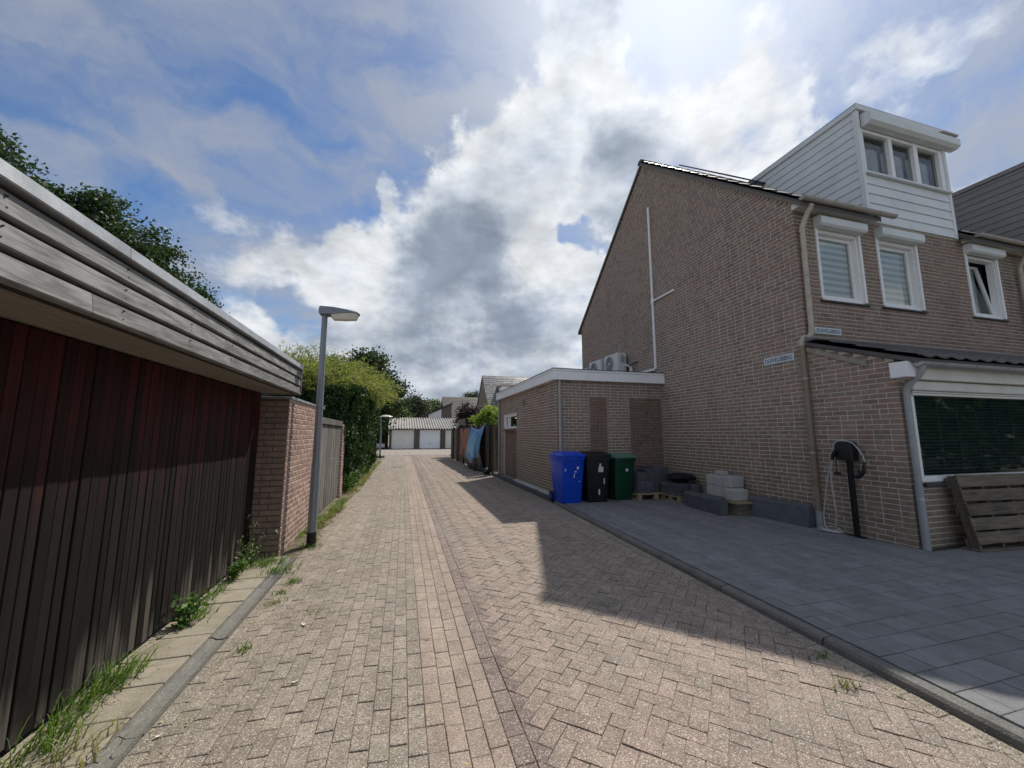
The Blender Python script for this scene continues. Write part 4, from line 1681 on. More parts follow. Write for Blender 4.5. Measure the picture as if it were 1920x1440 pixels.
# ---- porch roof
PR0, PR1 = 2.46, 3.02
ya_, yb_ = YP - .26, YF - .03
prf = MB()
prf.extrude([(GXH - .06, ya_, PR0 - .03), (GXH - .06, yb_, PR1 - .06), (GXH - .06, yb_, PR1), (GXH - .06, ya_, PR0 + .03)], (7.2, 0, 0))
proof = prf.build('porch_roof', 'roof_tile', house)
fix_normals(proof.data)
pang = math.atan2(PR1 - PR0, yb_ - ya_)
nrow = 4
for r_ in range(nrow):
    s0 = r_ / nrow
    y_ = ya_ - .03 + (yb_ - ya_) * s0
    z_ = PR0 + .05 + (PR1 - PR0) * s0
    x = GXH - .04
    while x < 13.4:
        b_ = MB()
        prof = [(-.15, .018), (-.10, .03), (-.04, .015), (.04, .0), (.11, .004), (.15, .018)]
        ln = (yb_ - ya_) / nrow / math.cos(pang) + .05
        c_, s_ = math.cos(pang), math.sin(pang)
        lo = [(x + .15 + p_, y_, z_ + q_ + .012) for p_, q_ in prof]
        lo2 = [(x + .15 + p_, y_, z_ + q_ - .012) for p_, q_ in prof]
        hi = [(x + .15 + p_, y_ + c_ * ln, z_ + s_ * ln + q_ - .012) for p_, q_ in prof]
        n = 6
        b_.add(lo + hi + lo2, [(i, i + 1, n + i + 1, n + i) for i in range(n - 1)] + [(2 * n + i, 2 * n + i + 1, i + 1, i) for i in range(n - 1)])
        b_.build('roof_tile', 'roof_tile', proof)
        x += .30
fl = MB()
fl.extrude([(GXH - .055, yb_ - .16, PR1 - .005 + .02), (GXH - .055, yb_ - .02, PR1 + .09), (GXH - .055, yb_ - .005, PR1 + .09), (GXH - .055, yb_ - .005, PR1 + .0)], (7.0, 0, 0))
o = fl.build('lead_flashing', 'lead', house)
fix_normals(o.data)
pm = MB()
pm.extrude([(GXH - .012, YF - .02, 2.94), (GXH - .012, YF - .02, 2.86), (GXH - .012, YP + .3, 2.47), (GXH - .012, YP + .3, 2.545)], (-.02, 0, 0))
o = pm.build('verge_mortar', 'mortar_patch', house)
fix_normals(o.data)
# box end of the porch eaves, fascia, gutter, pipe
part_box('eaves_box_end', 'fascia_white', house, GXH - .13, GXH + .06, YP - .20, YP - .012, 2.25, 2.455, .004)
part_box('porch_fascia', 'cream_pvc', house, GXH + .061, 13.4, YP - .15, YP - .004, 2.235, 2.43, .004)
part_box('shutter_housing', 'cream_pvc', house, 6.585, 12.6, YP - .085, YP - .004, 2.095, 2.225, .012)
part_box('shutter_slat', 'cream_pvc', house, 6.60, 12.6, YP - .05, YP - .004, 2.03, 2.062, .004)
part_box('shutter_slat', 'cream_pvc', house, 6.60, 12.6, YP - .055, YP - .004, 2.066, 2.090, .004)
gutter(house, GXH + .0, 13.3, YP - .255, 2.44, .055, 'zinc')
p2 = MB()
p2.tube([(6.47, YP - .25, 2.40), (6.47, YP - .25, 2.33), (6.46, YP - .20, 2.25), (6.455, YP - .10, 2.16), (6.455, YP - .065, 2.08), (6.455, YP - .06, 1.9)], .036, 14)
p2.build('swan_neck', 'pipe_grey', house, smooth=True)
p2 = MB()
p2.tube([(6.455, YP - .06, 1.95), (6.46, YP - .06, .80)], .037, 14)
o = p2.build('porch_downpipe', 'pipe_grey', house, smooth=True)
p2 = MB()
p2.tube([(6.46, YP - .06, .84), (6.46, YP - .06, .04)], .043, 14)
p2.build('pipe_foot', 'pipe_grey', o, smooth=True)
p2 = MB()
p2.tube([(6.46, YP - .06, .66), (6.46, YP - .06, .69)], .048, 14)
p2.build('pipe_clip', 'zinc', o, smooth=True)
# big porch window with green venetian blind
pwf = MB()
a, b, c, d = PW
pwf.box(a, a + .05, YP - .03, YP + .09, c, d - .03, .004)
pwf.box(a + .05, b, YP - .03, YP + .09, c, c + .075, .004)
pwin = pwf.build('window', 'white_paint', house)
MB().add([(a + .05, YP + .03, c + .075), (b, YP + .03, c + .075), (b, YP + .03, d), (a + .05, YP + .03, d)], [(0, 1, 2, 3)]).build('pane', 'glass_clear', pwin)
zz = c + .095
while zz < d - .02:
    sl_ = MB()
    sl_.extrude([(a + .06, YP + .10, zz + .010), (a + .06, YP + .145, zz - .016), (a + .06, YP + .1465, zz - .013), (a + .06, YP + .1015, zz + .013)], (3.0, 0, 0))
    o = sl_.build('blind_slat', 'blind_green', pwin)
    zz += .048
for xx in np.arange(a + .30, a + 3.0, .42):
    MB().box(xx, xx + .006, YP + .094, YP + .098, c + .08, d).build('blind_tape', 'blind_green', pwin)
part_box('sill', 'concrete_sill', pwin, a - .0, b, YP - .07, YP - .032, c - .06, c - .01, .006)
MB().add([(a, YP + .201, c), (b, YP + .201, c), (b, YP + .201, d), (a, YP + .201, d), (a, YP + 1.1, c), (b, YP + 1.1, c), (b, YP + 1.1, d), (a, YP + 1.1, d)],
         [(4, 5, 6, 7), (0, 1, 5, 4), (1, 2, 6, 5), (2, 3, 7, 6), (3, 0, 4, 7)]).build('interior', 'room', pwin)

# ---- neighbouring house to the right
nh = thing('brick_house', 'neighbouring brick house with grey dormer at the right picture edge', 'house', (XE, YF, 0))
N_W3 = (10.92, 11.93, 3.86, 5.16)
fm = MB()
for (a, b, c, d) in slab_cells(XE + .001, 15.3, 2.7, ZE, [N_W3]):
    fm.box(a, b, YF + .002, YF + .22, c, d)
nfac = fm.build('front_wall', 'mortar', nh)
lay_bricks(nfac, (0, YF + .001, 0), (1, 0, 0), spans_holes(XE + .003, 14.0, [N_W3]), 2.93, ZE - .06, 'brick_upper', 150, seed=15)
window(nh, N_W3, YF + .001, 'curtain', tilted=True)
nroof = roof_part(nh, XE + .002, 15.3)
tile_rows(nroof, XE + .01, 15.2, YF - .24, YM - .05, 60)
gutter(nh, XE + .03, 14.8, YF - .262, ZE - .035, .054)
part_box('eaves_board', 'cream_pvc', nh, XE + .01, 14.9, YF - .17, YF - .012, ZE - .13, ZE - .03)
dp = MB()
dp.tube([(12.55, YF - .24, ZE - .12), (12.55, YF - .17, ZE - .26), (12.55, YF - .075, ZE - .45), (12.55, YF - .07, 3.1)], .041, 12)
dp.build('downpipe', 'pipe_beige', nh, smooth=True)
NDX = 13.85
dm = MB()
dm.box(NDX + .02, 15.2, YF + .05, YF + .1, ZE, 7.8)
ndorm = dm.build('dormer', 'grey_siding', nh)
z = ZE + .02
while z < 7.74:
    zb = min(z + .165, 7.75)
    ya = YF + (z - ZE) / SL + .1
    yb = YF + (zb - ZE) / SL + .1
    if yb > YF + .1:
        b_ = MB()
        y0_ = YF - .01
        b_.add([(NDX - .018, y0_, z + .004), (NDX - .018, ya, z + .004), (NDX - .002, yb, zb), (NDX - .002, y0_, zb),
                (NDX + .018, y0_, z + .004), (NDX + .018, ya, z + .004), (NDX + .018, yb, zb), (NDX + .018, y0_, zb)],
               [(0, 1, 2, 3), (7, 6, 5, 4), (0, 4, 5, 1), (1, 5, 6, 2), (2, 6, 7, 3), (3, 7, 4, 0)])
        o = b_.build('siding_board', 'grey_siding', ndorm)
        fix_normals(o.data)
    z = zb
part_box('roof_edge', 'grey_siding', ndorm, NDX - .045, 15.2, YF - .06, YF + 2.7, 7.752, 7.86, .006)

# ---- street name signs
def sign(label, loc, rz, w_=.58, h_=.132):
    t = thing('street_sign', label, 'sign', loc, rz, 'street name signs')
    MB().box(-w_ / 2, w_ / 2, -.008, 0, -h_ / 2, h_ / 2, .003).build('plate', 'sign_white', t, local=True)
    cu = bpy.data.curves.new('txt', 'FONT')
    cu.body = 'DUIVELSBERG'
    cu.size = h_ * .80
    cu.align_x = 'CENTER'
    cu.align_y = 'CENTER'
    cu.space_character = 1.06
    cu.offset = 0.0022
    tmp = bpy.data.objects.new('txt', cu)
    col.objects.link(tmp)
    bpy.context.view_layer.update()
    me = bpy.data.meshes.new_from_object(tmp.evaluated_get(bpy.context.evaluated_depsgraph_get()))
    bpy.data.objects.remove(tmp)
    xs_ = [v.co.x for v in me.vertices]
    k = (w_ * .90) / (max(xs_) - min(xs_))
    yc = (max(v.co.y for v in me.vertices) + min(v.co.y for v in me.vertices)) / 2
    for v in me.vertices:
        v.co = Vector((v.co.x * k, -.0095, (v.co.y - yc) * 1.0))
    me.materials.clear()
    me.materials.append(M['sign_text'])
    link('lettering', me, t)
    return t


sign('white street sign DUIVELSBERG on the brick gable wall', (GXH - .010, 5.275, 2.83), R(-90))
sign('white street sign DUIVELSBERG on the front above the porch roof', (6.92, YF - .012, 3.25), 0, .60, .115)

# ---- white duct on the gable
du = thing('wall_duct', 'white cable duct with side branch running up the gable', 'duct', (GXH, 8.72, 3.2))
MB().box(GXH - .055, GXH - .009, 8.70, 8.765, 3.22, 7.80, .008).build('vertical_duct', 'white_paint', du)
MB().box(GXH - .050, GXH - .009, 7.86, 8.698, 5.05, 5.105, .008).build('branch_duct', 'white_paint', du)
MB().box(GXH - .060, GXH - .009, 8.685, 8.78, 5.0, 5.16, .01).build('tee_cover', 'white_paint', du)
MB().box(GXH - .055, GXH - .009, 8.767, 9.9, 3.19, 3.25, .008).build('lower_duct', 'white_paint', du)

# ================================================================== SIDE EXTENSION
EX, EY, EYB, EH = 3.47, 8.56, 14.25, 2.80
ext = thing('brick_extension', 'low brown brick garage extension with white roof edge against the gable', 'extension', (EX, EY, 0))
EWIN = (-13.62, -11.95, 1.70, 2.18)
EPAN = (-13.62, -11.95, 0.0, 1.64)
em = MB()
for (a, b, c, d) in slab_cells(-EYB, -EY, -.1, EH, [EWIN, EPAN]):
    em.box(EX, EX + .2, -b, -a, c, d)
eside = em.build('side_wall', 'mortar', ext)
lay_bricks(eside, (EX, 0, 0), (0, -1, 0), spans_holes(-EYB, -EY, [EWIN, (-13.62, -11.95, 0, 1.64)]), 0.0, EH, 'brick', 300, seed=31)
em = MB()
em.box(EX + .001, GXH - .002, EY + .001, EY + .2, -.1, EH)
efront = em.build('front_wall', 'mortar', ext)
I1, I2 = (4.32, 4.80, 0.0, 2.42), (5.42, 6.36, 0.0, 2.42)
lay_bricks(efront, (0, EY, 0), (1, 0, 0), spans_holes(EX, GXH - .01, [I1, I2]), 0.0, EH, 'brick', 300, seed=32)
for (a, b, c, d) in (I1, I2):
    ip = MB()
    ip.box(a + .006, b - .006, EY - .002, EY + .0005, c, d)
    ipo = ip.build('infill_panel', 'mortar_dark', ext)
    lay_bricks(ipo, (0, EY - .002, 0), (1, 0, 0), lambda z, a=a, b=b: [(a + .008, b - .008)], c, d, 'brick_infill_and_end_shade', 150, seed=int(a * 10), depth=.004)
# recessed panel under the window
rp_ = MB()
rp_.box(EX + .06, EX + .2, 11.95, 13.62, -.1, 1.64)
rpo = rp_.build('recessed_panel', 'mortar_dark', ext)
lay_bricks(rpo, (EX + .06, 0, 0), (0, -1, 0), lambda z: [(-13.61, -11.96)], 0, 1.62, 'brick_infill_and_end_shade', 150, seed=35)
wf = MB()
a, b, c, d = 11.95, 13.62, 1.70, 2.18
wf.box(EX + .02, EX + .11, a, a + .07, c, d, .004)
wf.box(EX + .02, EX + .11, b - .07, b, c, d, .004)
wf.box(EX + .02, EX + .11, a + .07, b - .07, c, c + .07, .004)
wf.box(EX + .02, EX + .11, a + .07, b - .07, d - .07, d, .004)
wf.box(EX + .025, EX + .105, 13.05, 13.11, c + .07, d - .07, .004)
ew = wf.build('window', 'white_paint', ext)
MB().add([(EX + .07, a + .07, c + .07), (EX + .07, b - .07, c + .07), (EX + .07, b - .07, d - .07), (EX + .07, a + .07, d - .07)], [(0, 1, 2, 3)]).build('pane', 'glass', ew)
MB().add([(EX + .201, a, c), (EX + .201, b, c), (EX + .201, b, d), (EX + .201, a, d), (EX + .9, a, c), (EX + .9, b, c), (EX + .9, b, d), (EX + .9, a, d)],
         [(4, 5, 6, 7), (0, 1, 5, 4), (1, 2, 6, 5), (2, 3, 7, 6), (3, 0, 4, 7)]).build('interior', 'room', ew)
part_box('sill', 'mortar_far', ew, EX - .03, EX + .06, a - .01, b + .01, 1.642, 1.694, .006)
vt = MB()
vt.box(EX - .018, EX - .008, 11.05, 11.25, 2.36, 2.56, .004)
vo = vt.build('air_vent', 'mortar_dark', ext)
for k in range(5):
    MB().box(EX - .026, EX - .017, 11.06, 11.24, 2.375 + k * .036, 2.393 + k * .036).build('slat', 'pipe_tan', vo)
er = MB()
er.box(EX - .08, GXH - .062, EY - .10, EYB + .1, 2.90, 3.035)
er.build('roof', 'bitumen', ext)
# fascia boards with a metal trim
fx, fy = EX - .12, EY - .14
fo = part_box('fascia', 'fascia_white', ext, fx, GXH - .012, fy, fy + .03, 2.79, 3.0, .004)
fo2 = part_box('fascia', 'fascia_white', ext, fx, fx + .03, fy + .032, EYB + .12, 2.79, 3.0, .004)
part_box('upper_board', 'fascia_white', fo, fx - .012, GXH - .010, fy - .012, fy + .03, 3.003, 3.05, .003)
part_box('upper_board', 'fascia_white', fo2, fx - .012, fx + .03, fy + .032, EYB + .12, 3.003, 3.05, .003)
part_box('roof_trim', 'black_paint', ext, fx - .02, GXH - .009, fy - .02, fy + .05, 3.052, 3.066)
part_box('roof_trim', 'black_paint', ext, fx - .02, fx + .05, fy + .052, EYB + .12, 3.052, 3.066)
part_box('soffit', 'fascia_white', ext, fx + .031, EX - .001, fy + .031, EYB + .1, 2.80, 2.82)
part_box('soffit', 'fascia_white', ext, EX + .0, GXH - .012, fy + .031, EY - .012, 2.80, 2.82)
p2 = MB()
p2.tube([(EX + .06, EY - .055, 2.80), (EX + .06, EY - .055, .06)], .036, 14)
o = p2.build('downpipe', 'pipe_grey', ext, smooth=True)
p2 = MB()
p2.tube([(EX + .06, EY - .055, 2.20), (EX + .06, EY - .055, 2.235)], .042, 14)
p2.build('pipe_clip', 'pipe_grey', o, smooth=True)
p2 = MB()
p2.tube([(EX - .045, EYB - .1, 2.80), (EX - .045, EYB - .1, .06)], .04, 12)
p2.build('downpipe', 'pipe_grey', ext, smooth=True)
# low planting edge and white gravel along the side wall
ke = thing('edging_kerb', 'low dark edging kerb holding white gravel along the extension', 'kerb', (3.3, 11.0, 0))
y = 8.42
while y < 14.6:
    e = min(y + .98, 14.7)
    MB().box(3.246, 3.318, y + .004, e - .004, -.05, .105 + rp.uniform(-.006, .006), .010).build('kerb_stone', 'concrete_dark', ke)
    y += .985
gv = MB()
rg = random.Random(5)
for i in range(5200):
    yy = rg.uniform(8.5, 11.9)
    xx = rg.uniform(3.325, 3.462)
    s_ = rg.uniform(.010, .022)
    zz = .10 + rg.uniform(-.008, .02)
    pts = [(xx + s_ * math.cos(a) * rg.uniform(.7, 1.2), yy + s_ * math.sin(a) * rg.uniform(.7, 1.2), zz) for a in (0, 1.57, 3.14, 4.71)]
    gv.add(pts + [(xx, yy, zz + s_ * .9), (xx, yy, zz - s_)], [(0, 1, 4), (1, 2, 4), (2, 3, 4), (3, 0, 4), (1, 0, 5), (2, 1, 5), (3, 2, 5), (0, 3, 5)])
tag(gv.build('gravel', 'gravel_white'), 'strip of white gravel along the extension wall', 'gravel', kind='stuff')
gb2 = MB()
gb2.box(3.319, 3.468, 8.42, 14.7, -.10, .085)
struct(gb2.build('planting_strip', 'soil'))
stp = thing('door_step', 'small flat brick step below the extension window', 'step', (3.38, 12.6, .1))
for k in range(8):
    MB().box(3.325, 3.462, 12.0 + k * .205, 12.2 + k * .205, .09, .135, .004).build('brick', 'paver_dark', stp)


# ---- air conditioners on the flat roof
def ac_unit(x, y, z, label, s=1.0, feet=.10):
    t = thing('air_conditioner', label, 'air conditioner', (x, y, z), 0, 'air conditioner units on the extension roof')
    dx, dy, h = .30 * s, .80 * s, .56 * s
    b = MB()
    b.box(0, dx, 0, dy, feet, feet + h, .018)
    b.build('casing', 'ac_white', t, local=True)
    cz, cy, rr = feet + h * .5, dy * .58, h * .41
    g_ = MB()
    ring0 = [(-.004, cy + math.cos(a) * rr, cz + math.sin(a) * rr) for a in np.linspace(0, 2 * math.pi, 33)[:-1]]
    g_.extrude(ring0, (.006, 0, 0))
    o = g_.build('fan_opening', 'ac_grill', t, local=True)
    fix_normals(o.data)
    for k in range(4):
        r1 = rr * (k + 1) / 4
        c_ = MB()
        c_.tube([(-.012, cy + math.cos(a) * r1, cz + math.sin(a) * r1) for a in np.linspace(0, 2 * math.pi, 33)], .006 * s, 5, False)
        c_.build('grille_ring', 'ac_white', o, smooth=True, local=True)
    c_ = MB()
    c_.tube([(-.012, cy, cz), (-.022, cy, cz)], rr * .16, 12)
    c_.build('hub', 'ac_white', o, local=True)
    p = MB()
    p.box(dx * .35, dx * .85, -.008, -.0005, feet + h * .45, feet + h * .8, .003)
    p.build('service_panel', 'pipe_grey', t, local=True)
    p = MB()
    p.box(dx * .45, dx * .6, -.016, -.009, feet + h * .82, feet + h * .88, .003)
    p.build('recessed_grip', 'rubber', t, local=True)
    for yy in (dy * .15, dy * .8):
        MB().box(-.02, dx + .02, yy, yy + .05, 0, feet - .001, .004).build('foot', 'rubber', t, local=True)
    return t


ac_unit(6.00, 10.0, 3.036, 'nearest white air conditioner on the flat roof beside the duct', 1.0, .32)
ac_unit(6.00, 11.02, 3.036, 'middle white air conditioner on the flat roof', 1.0, .31)
ac_unit(6.00, 12.10, 3.036, 'farthest low white air conditioner on the flat roof', .95, .22)
pp = thing('refrigerant_pipe', 'white insulated pipes curling from the nearest air conditioner', 'pipe', (6.3, 9.85, 3.04))
for k, (dx, r_) in enumerate(((0, .018), (.05, .014))):
    MB().tube([(6.20 + dx, 9.99, 3.52 - dx), (6.21 + dx, 9.85, 3.52), (6.26 + dx, 9.77, 3.45), (6.24 + dx, 9.71, 3.25), (6.22 + dx, 9.68, 3.04)], r_, 8).build('hose', 'white_paint', pp, smooth=True)
MB().tube([(6.25, 9.8, 3.48), (6.32, 9.68, 3.56), (6.385, 9.56, 3.58)], .03, 8).build('wall_bend', 'ac_grill', pp, smooth=True)

# ================================================================== WHEELIE BINS
def rrect(x0, x1, y0, y1, z, r, n=4):
    pts = []
    for (cx_, cy_, a0) in ((x1 - r, y1 - r, 0), (x0 + r, y1 - r, 90), (x0 + r, y0 + r, 180), (x1 - r, y0 + r, 270)):
        for i in range(n + 1):
            a = R(a0 + 90 * i / n)
            pts.append((cx_ + r * math.cos(a), cy_ + r * math.sin(a), z))
    return pts


def wheelie_bin(x, y, rz, body, lid, label, H=1.07, wdt=.56, stickers=(), open_lid=0.0):
    t = thing('wheelie_bin', label, 'bin', (x, y, DRV), rz, 'wheelie bins by the extension')
    b = MB()
    hw = wdt / 2
    b.loft([rrect(-hw * .80, hw * .80, -.235, .20, .0, .05), rrect(-hw * .82, hw * .82, -.245, .23, .03, .05), rrect(-hw * .97, hw * .97, -.335, .345, H * .84, .05),
            rrect(-hw * 1.0, hw * 1.0, -.36, .36, H * .845, .05), rrect(-hw * 1.0, hw * 1.0, -.365, .365, H * .90, .05), rrect(-hw * 1.0, hw * 1.0, -.365, .365, H * .905, .05)])
    o = b.build('body', body, t, smooth=True, local=True)
    fix_normals(o.data)
    l = MB()
    l.loft([rrect(-hw * 1.05, hw * 1.05, -.385, .36, H * .905, .05), rrect(-hw * 1.05, hw * 1.05, -.39, .365, H * .94, .05), rrect(-hw * .99, hw * .99, -.365, .34, H * .955, .05),
            rrect(-hw * .92, hw * .92, -.31, .29, H * .965, .06), rrect(-hw * .80, hw * .80, -.24, .24, H * 1.0, .08), rrect(-hw * .5, hw * .5, -.14, .14, H * 1.005, .06)])
    lo = l.build('lid', lid, t, smooth=True, local=True)
    fix_normals(lo.data)
    gp_ = MB()
    for s in (-1, 1):
        gp_.box(s * hw * .55 - .05, s * hw * .55 + .05, -.42, -.385, H * .915, H * .935, .006)
    gp_.build('grip', lid, lo, local=True)
    hd_ = MB()
    hd_.tube([(-hw * .75, .34, H * .90), (-hw * .75, .42, H * .93), (hw * .75, .42, H * .93), (hw * .75, .34, H * .90)], .016, 8)
    hd_.build('handle_bar', body, t, smooth=True, local=True)
    for s in (-1, 1):
        w_ = MB()
        w_.tube([(s * (hw * .80), .27, .10), (s * (hw * .80 + .055), .27, .10)], .10, 18)
        wo = w_.build('wheel', 'rubber', t, smooth=True, local=True)
        MB().tube([(s * (hw * .80 + .056), .27, .10), (s * (hw * .80 + .062), .27, .10)], .055, 14).build('rim', body, wo, smooth=True, local=True)
    for (sx, sz, w0, h0) in stickers:
        # follow the tapering front wall
        f0 = sz / (H * .84)
        yy = -.245 + (-.335 + .245) * f0
        s_ = MB()
        s_.add([(sx - w0 / 2, yy - .004 + .0 * h0, sz - h0 / 2), (sx + w0 / 2, yy - .004, sz - h0 / 2), (sx + w0 / 2, yy - .004 - .1 * h0, sz + h0 / 2), (sx - w0 / 2, yy - .004 - .1 * h0, sz + h0 / 2),
                (sx - w0 / 2, yy + .01, sz - h0 / 2), (sx + w0 / 2, yy + .01, sz - h0 / 2), (sx + w0 / 2, yy + .01, sz + h0 / 2), (sx - w0 / 2, yy + .01, sz + h0 / 2)],
               [(0, 1, 2, 3), (0, 4, 5, 1), (1, 5, 6, 2), (2, 6, 7, 3), (3, 7, 4, 0)])
        s_.build('sticker', 'sticker', t, local=True)
    return t


wheelie_bin(3.50, 8.09, R(3), 'bin_blue', 'bin_blue', 'bright blue wheelie bin by the extension corner', stickers=((.10, .74, .05, .055), (.02, .58, .018, .09), (.05, .66, .05, .025), (.15, .45, .02, .02), (-.19, .70, .02, .06)))
wheelie_bin(4.11, 8.05, R(-4), 'bin_black', 'bin_black', 'black wheelie bin between the blue and the green bin', stickers=((.05, .70, .11, .11), (.035, .79, .04, .07), (.13, .45, .02, .12), (.02, .22, .03, .12)))
wheelie_bin(4.78, 8.16, R(5), 'bin_green', 'bin_lid_green', 'dark green wheelie bin with pale green lid', H=1.02, stickers=((.04, .66, .06, .06),))

# ================================================================== BUILDING MATERIALS BY THE GABLE
def pallet(x, y, z, rz, label, L=1.0, Wd=.8, mat='new_pallet_wood', n=5):
    t = thing('pallet', label, 'pallet', (x, y, z), rz, 'wooden pallets')
    for i in range(3):
        xx = -L / 2 + i * (L - .1) / 2
        for j in range(3):
            yy = -Wd / 2 + j * (Wd - .1) / 2
            MB().box(xx, xx + .1, yy, yy + .1, .022, .098, .003).build('block', mat, t, local=True)
        MB().box(xx, xx + .1, -Wd / 2, Wd / 2, .099, .119, .003).build('stringer', mat, t, local=True)
        MB().box(xx, xx + .1, -Wd / 2, Wd / 2, 0, .021, .003).build('bottom_board', mat, t, local=True)
    for k in range(n):
        yy = -Wd / 2 + k * (Wd - .1) / (n - 1)
        MB().box(-L / 2, L / 2, yy, yy + .1, .12, .142, .003).build('deck_board', mat, t, local=True)
    return t


def tile_stack(x, y, z, rz, label, nx, ny, nz, sx, sy, sz, mat='concrete_dark', jit=.006, seed=0):
    t = thing('paver_stack', label, 'pavers', (x, y, z), rz, 'stacks of dark pavers')
    r_ = random.Random(seed)
    for k in range(nz):
        for i in range(nx):
            for j in range(ny):
                if k == nz - 1 and r_.random() < .15:
                    continue
                a = (i - nx / 2) * sx + r_.uniform(-jit, jit)
                b = (j - ny / 2) * sy + r_.uniform(-jit, jit)
                MB().box(a + .003, a + sx - .003, b + .003, b + sy - .003, k * sz + .001, (k + 1) * sz - .001, .004).build('paver', mat, t, local=True)
    return t


pallet(5.52, 8.12, DRV, 0, 'wooden pallet under the tall paver stack behind the green bin', .95, .74)
tile_stack(5.30, 8.12, DRV + .143, 0, 'tall stack of dark pavers behind the green bin', 2, 2, 8, .21, .31, .065, seed=1)
tile_stack(5.80, 8.20, DRV + .143, R(2), 'dark paver stack in the corner of gable and extension', 2, 2, 8, .21, .26, .07, seed=2)
pallet(6.02, 7.58, DRV, R(4), 'small pale pallet carrying a low paver stack by the gable', .62, .62, n=4)
tile_stack(6.02, 7.58, DRV + .143, R(4), 'low dark paver stack under a black plastic sheet', 2, 2, 4, .29, .29, .06, seed=3)
bag = MB()
nu, nv = 26, 12
rings = []
for j in range(nv + 1):
    ph = math.pi * j / nv
    rr = []
    for i in range(nu):
        a = 2 * math.pi * i / nu
        k = 1 + .10 * math.sin(3 * a + 2 * ph) + .06 * math.sin(7 * a - 3 * ph)
        rr.append((6.02 + .30 * math.sin(ph) * math.cos(a) * k, 7.56 + .27 * math.sin(ph) * math.sin(a) * k, DRV + .50 + .085 * math.cos(ph) * k))
    rings.append(rr)
bag.loft(rings)
o = bag.build('plastic_sheet', 'plastic_bag', None, smooth=True)
fix_normals(o.data)
tag(o, 'crumpled black plastic sheet lying on the low paver stack', 'plastic sheet')
# upright slab at the end of the long kerb
o = MB().box(5.86, 6.02, 6.98, 7.06, DRV, DRV + .40, .02).build('kerb_slab', 'concrete_dark')
tag(o, 'short dark slab standing upright beside the low paver stack', 'slab')
# long concrete block
lb = MB()
ring = [(-.085, 0), (.085, 0), (.085, .27), (.06, .30), (-.05, .30), (-.085, .25)]
lb.extrude([(a, -.52, b) for a, b in ring], (0, 1.04, 0))
o = lb.build('concrete_kerb', 'concrete_dark', None, local=True)
fix_normals(o.data)
o.location = (5.66, 6.46, DRV)
o.rotation_euler = (0, 0, R(-5))
tag(o, 'long dark concrete kerb lying before the pale blocks', 'kerb block', 'loose concrete kerbs by the gable')
lb = MB()
ring = [(-.10, 0), (.10, 0), (.06, .30), (.03, .335), (-.02, .335), (-.06, .30)]
lb.extrude([(a, -.52, b) for a, b in ring], (0, 1.04, 0))
o = lb.build('concrete_kerb', 'concrete_dark', None, local=True)
fix_normals(o.data)
o.location = (6.22, 5.36, DRV)
o.rotation_euler = (0, 0, R(4))
tag(o, 'dark slanted concrete kerb lying against the wall by the tan downpipe', 'kerb block', 'loose concrete kerbs by the gable')
# timber base and pale blocks
tb = thing('timber_base', 'weathered timber box under the pale blocks', 'timber', (6.05, 6.3, DRV))
MB().box(5.80, 6.33, 5.83, 6.82, DRV + .0, DRV + .075, .004).build('bottom_beam', 'pallet_wood', tb)
MB().box(5.82, 6.31, 5.86, 6.80, DRV + .077, DRV + .20, .006).build('beam', 'pallet_wood', tb)
MB().box(5.78, 6.34, 5.80, 6.83, DRV + .202, DRV + .235, .004).build('top_board', 'new_pallet_wood', tb)
zb0 = DRV + .236
bn = 0
blk_lab = ['topmost small pale block on the block pile', 'lone pale block on the near end of the timber base']


def block(x0, x1, y0, y1, z0, z1, label):
    o = MB().box(x0, x1, y0, y1, z0, z1, .012).build('pale_block', 'aac_block')
    tag(o, label, 'block', 'pale blocks piled by the gable')


for k in range(2):
    for j in range(3):
        y0 = 6.16 + j * .217
        block(6.02 + .006 * ((j * 7 + k * 3) % 3 - 1), 6.33, y0, y0 + .209, zb0 + k * .205, zb0 + k * .205 + .203,
              ('upper' if k else 'lower') + ' pale block at the ' + ('near end', 'middle', 'far end')[j] + ' of the block pile')
block(6.10, 6.24, 6.42, 6.64, zb0 + .411, zb0 + .49, blk_lab[0])
block(5.86, 6.18, 5.93, 6.14, zb0 + .0, zb0 + .20, blk_lab[1])

# ================================================================== CHARGING POST
ch = thing('charging_post', 'black car charging post with white cable before the gable', 'charger', (6.29, 4.26, DRV))
MB().box(6.275, 6.32, 4.21, 4.275, DRV, 1.18, .004).build('post', 'black_paint', ch)
MB().box(6.25, 6.34, 4.13, 4.37, DRV, DRV + .01, .002).build('foot_plate', 'black_paint', ch)
bx = MB()
bx.loft([rrect(6.20, 6.345, 4.135, 4.365, 1.13, .015), rrect(6.195, 6.345, 4.13, 4.37, 1.20, .02), rrect(6.20, 6.345, 4.135, 4.365, 1.36, .02), rrect(6.22, 6.345, 4.16, 4.34, 1.395, .03)])
o = bx.build('charger_box', 'black_paint', ch, smooth=True)
fix_normals(o.data)
cbl = MB()
cpts = []
for i in range(30):   # from the left plug over the ground coil and up over the box to the right plug
    pass
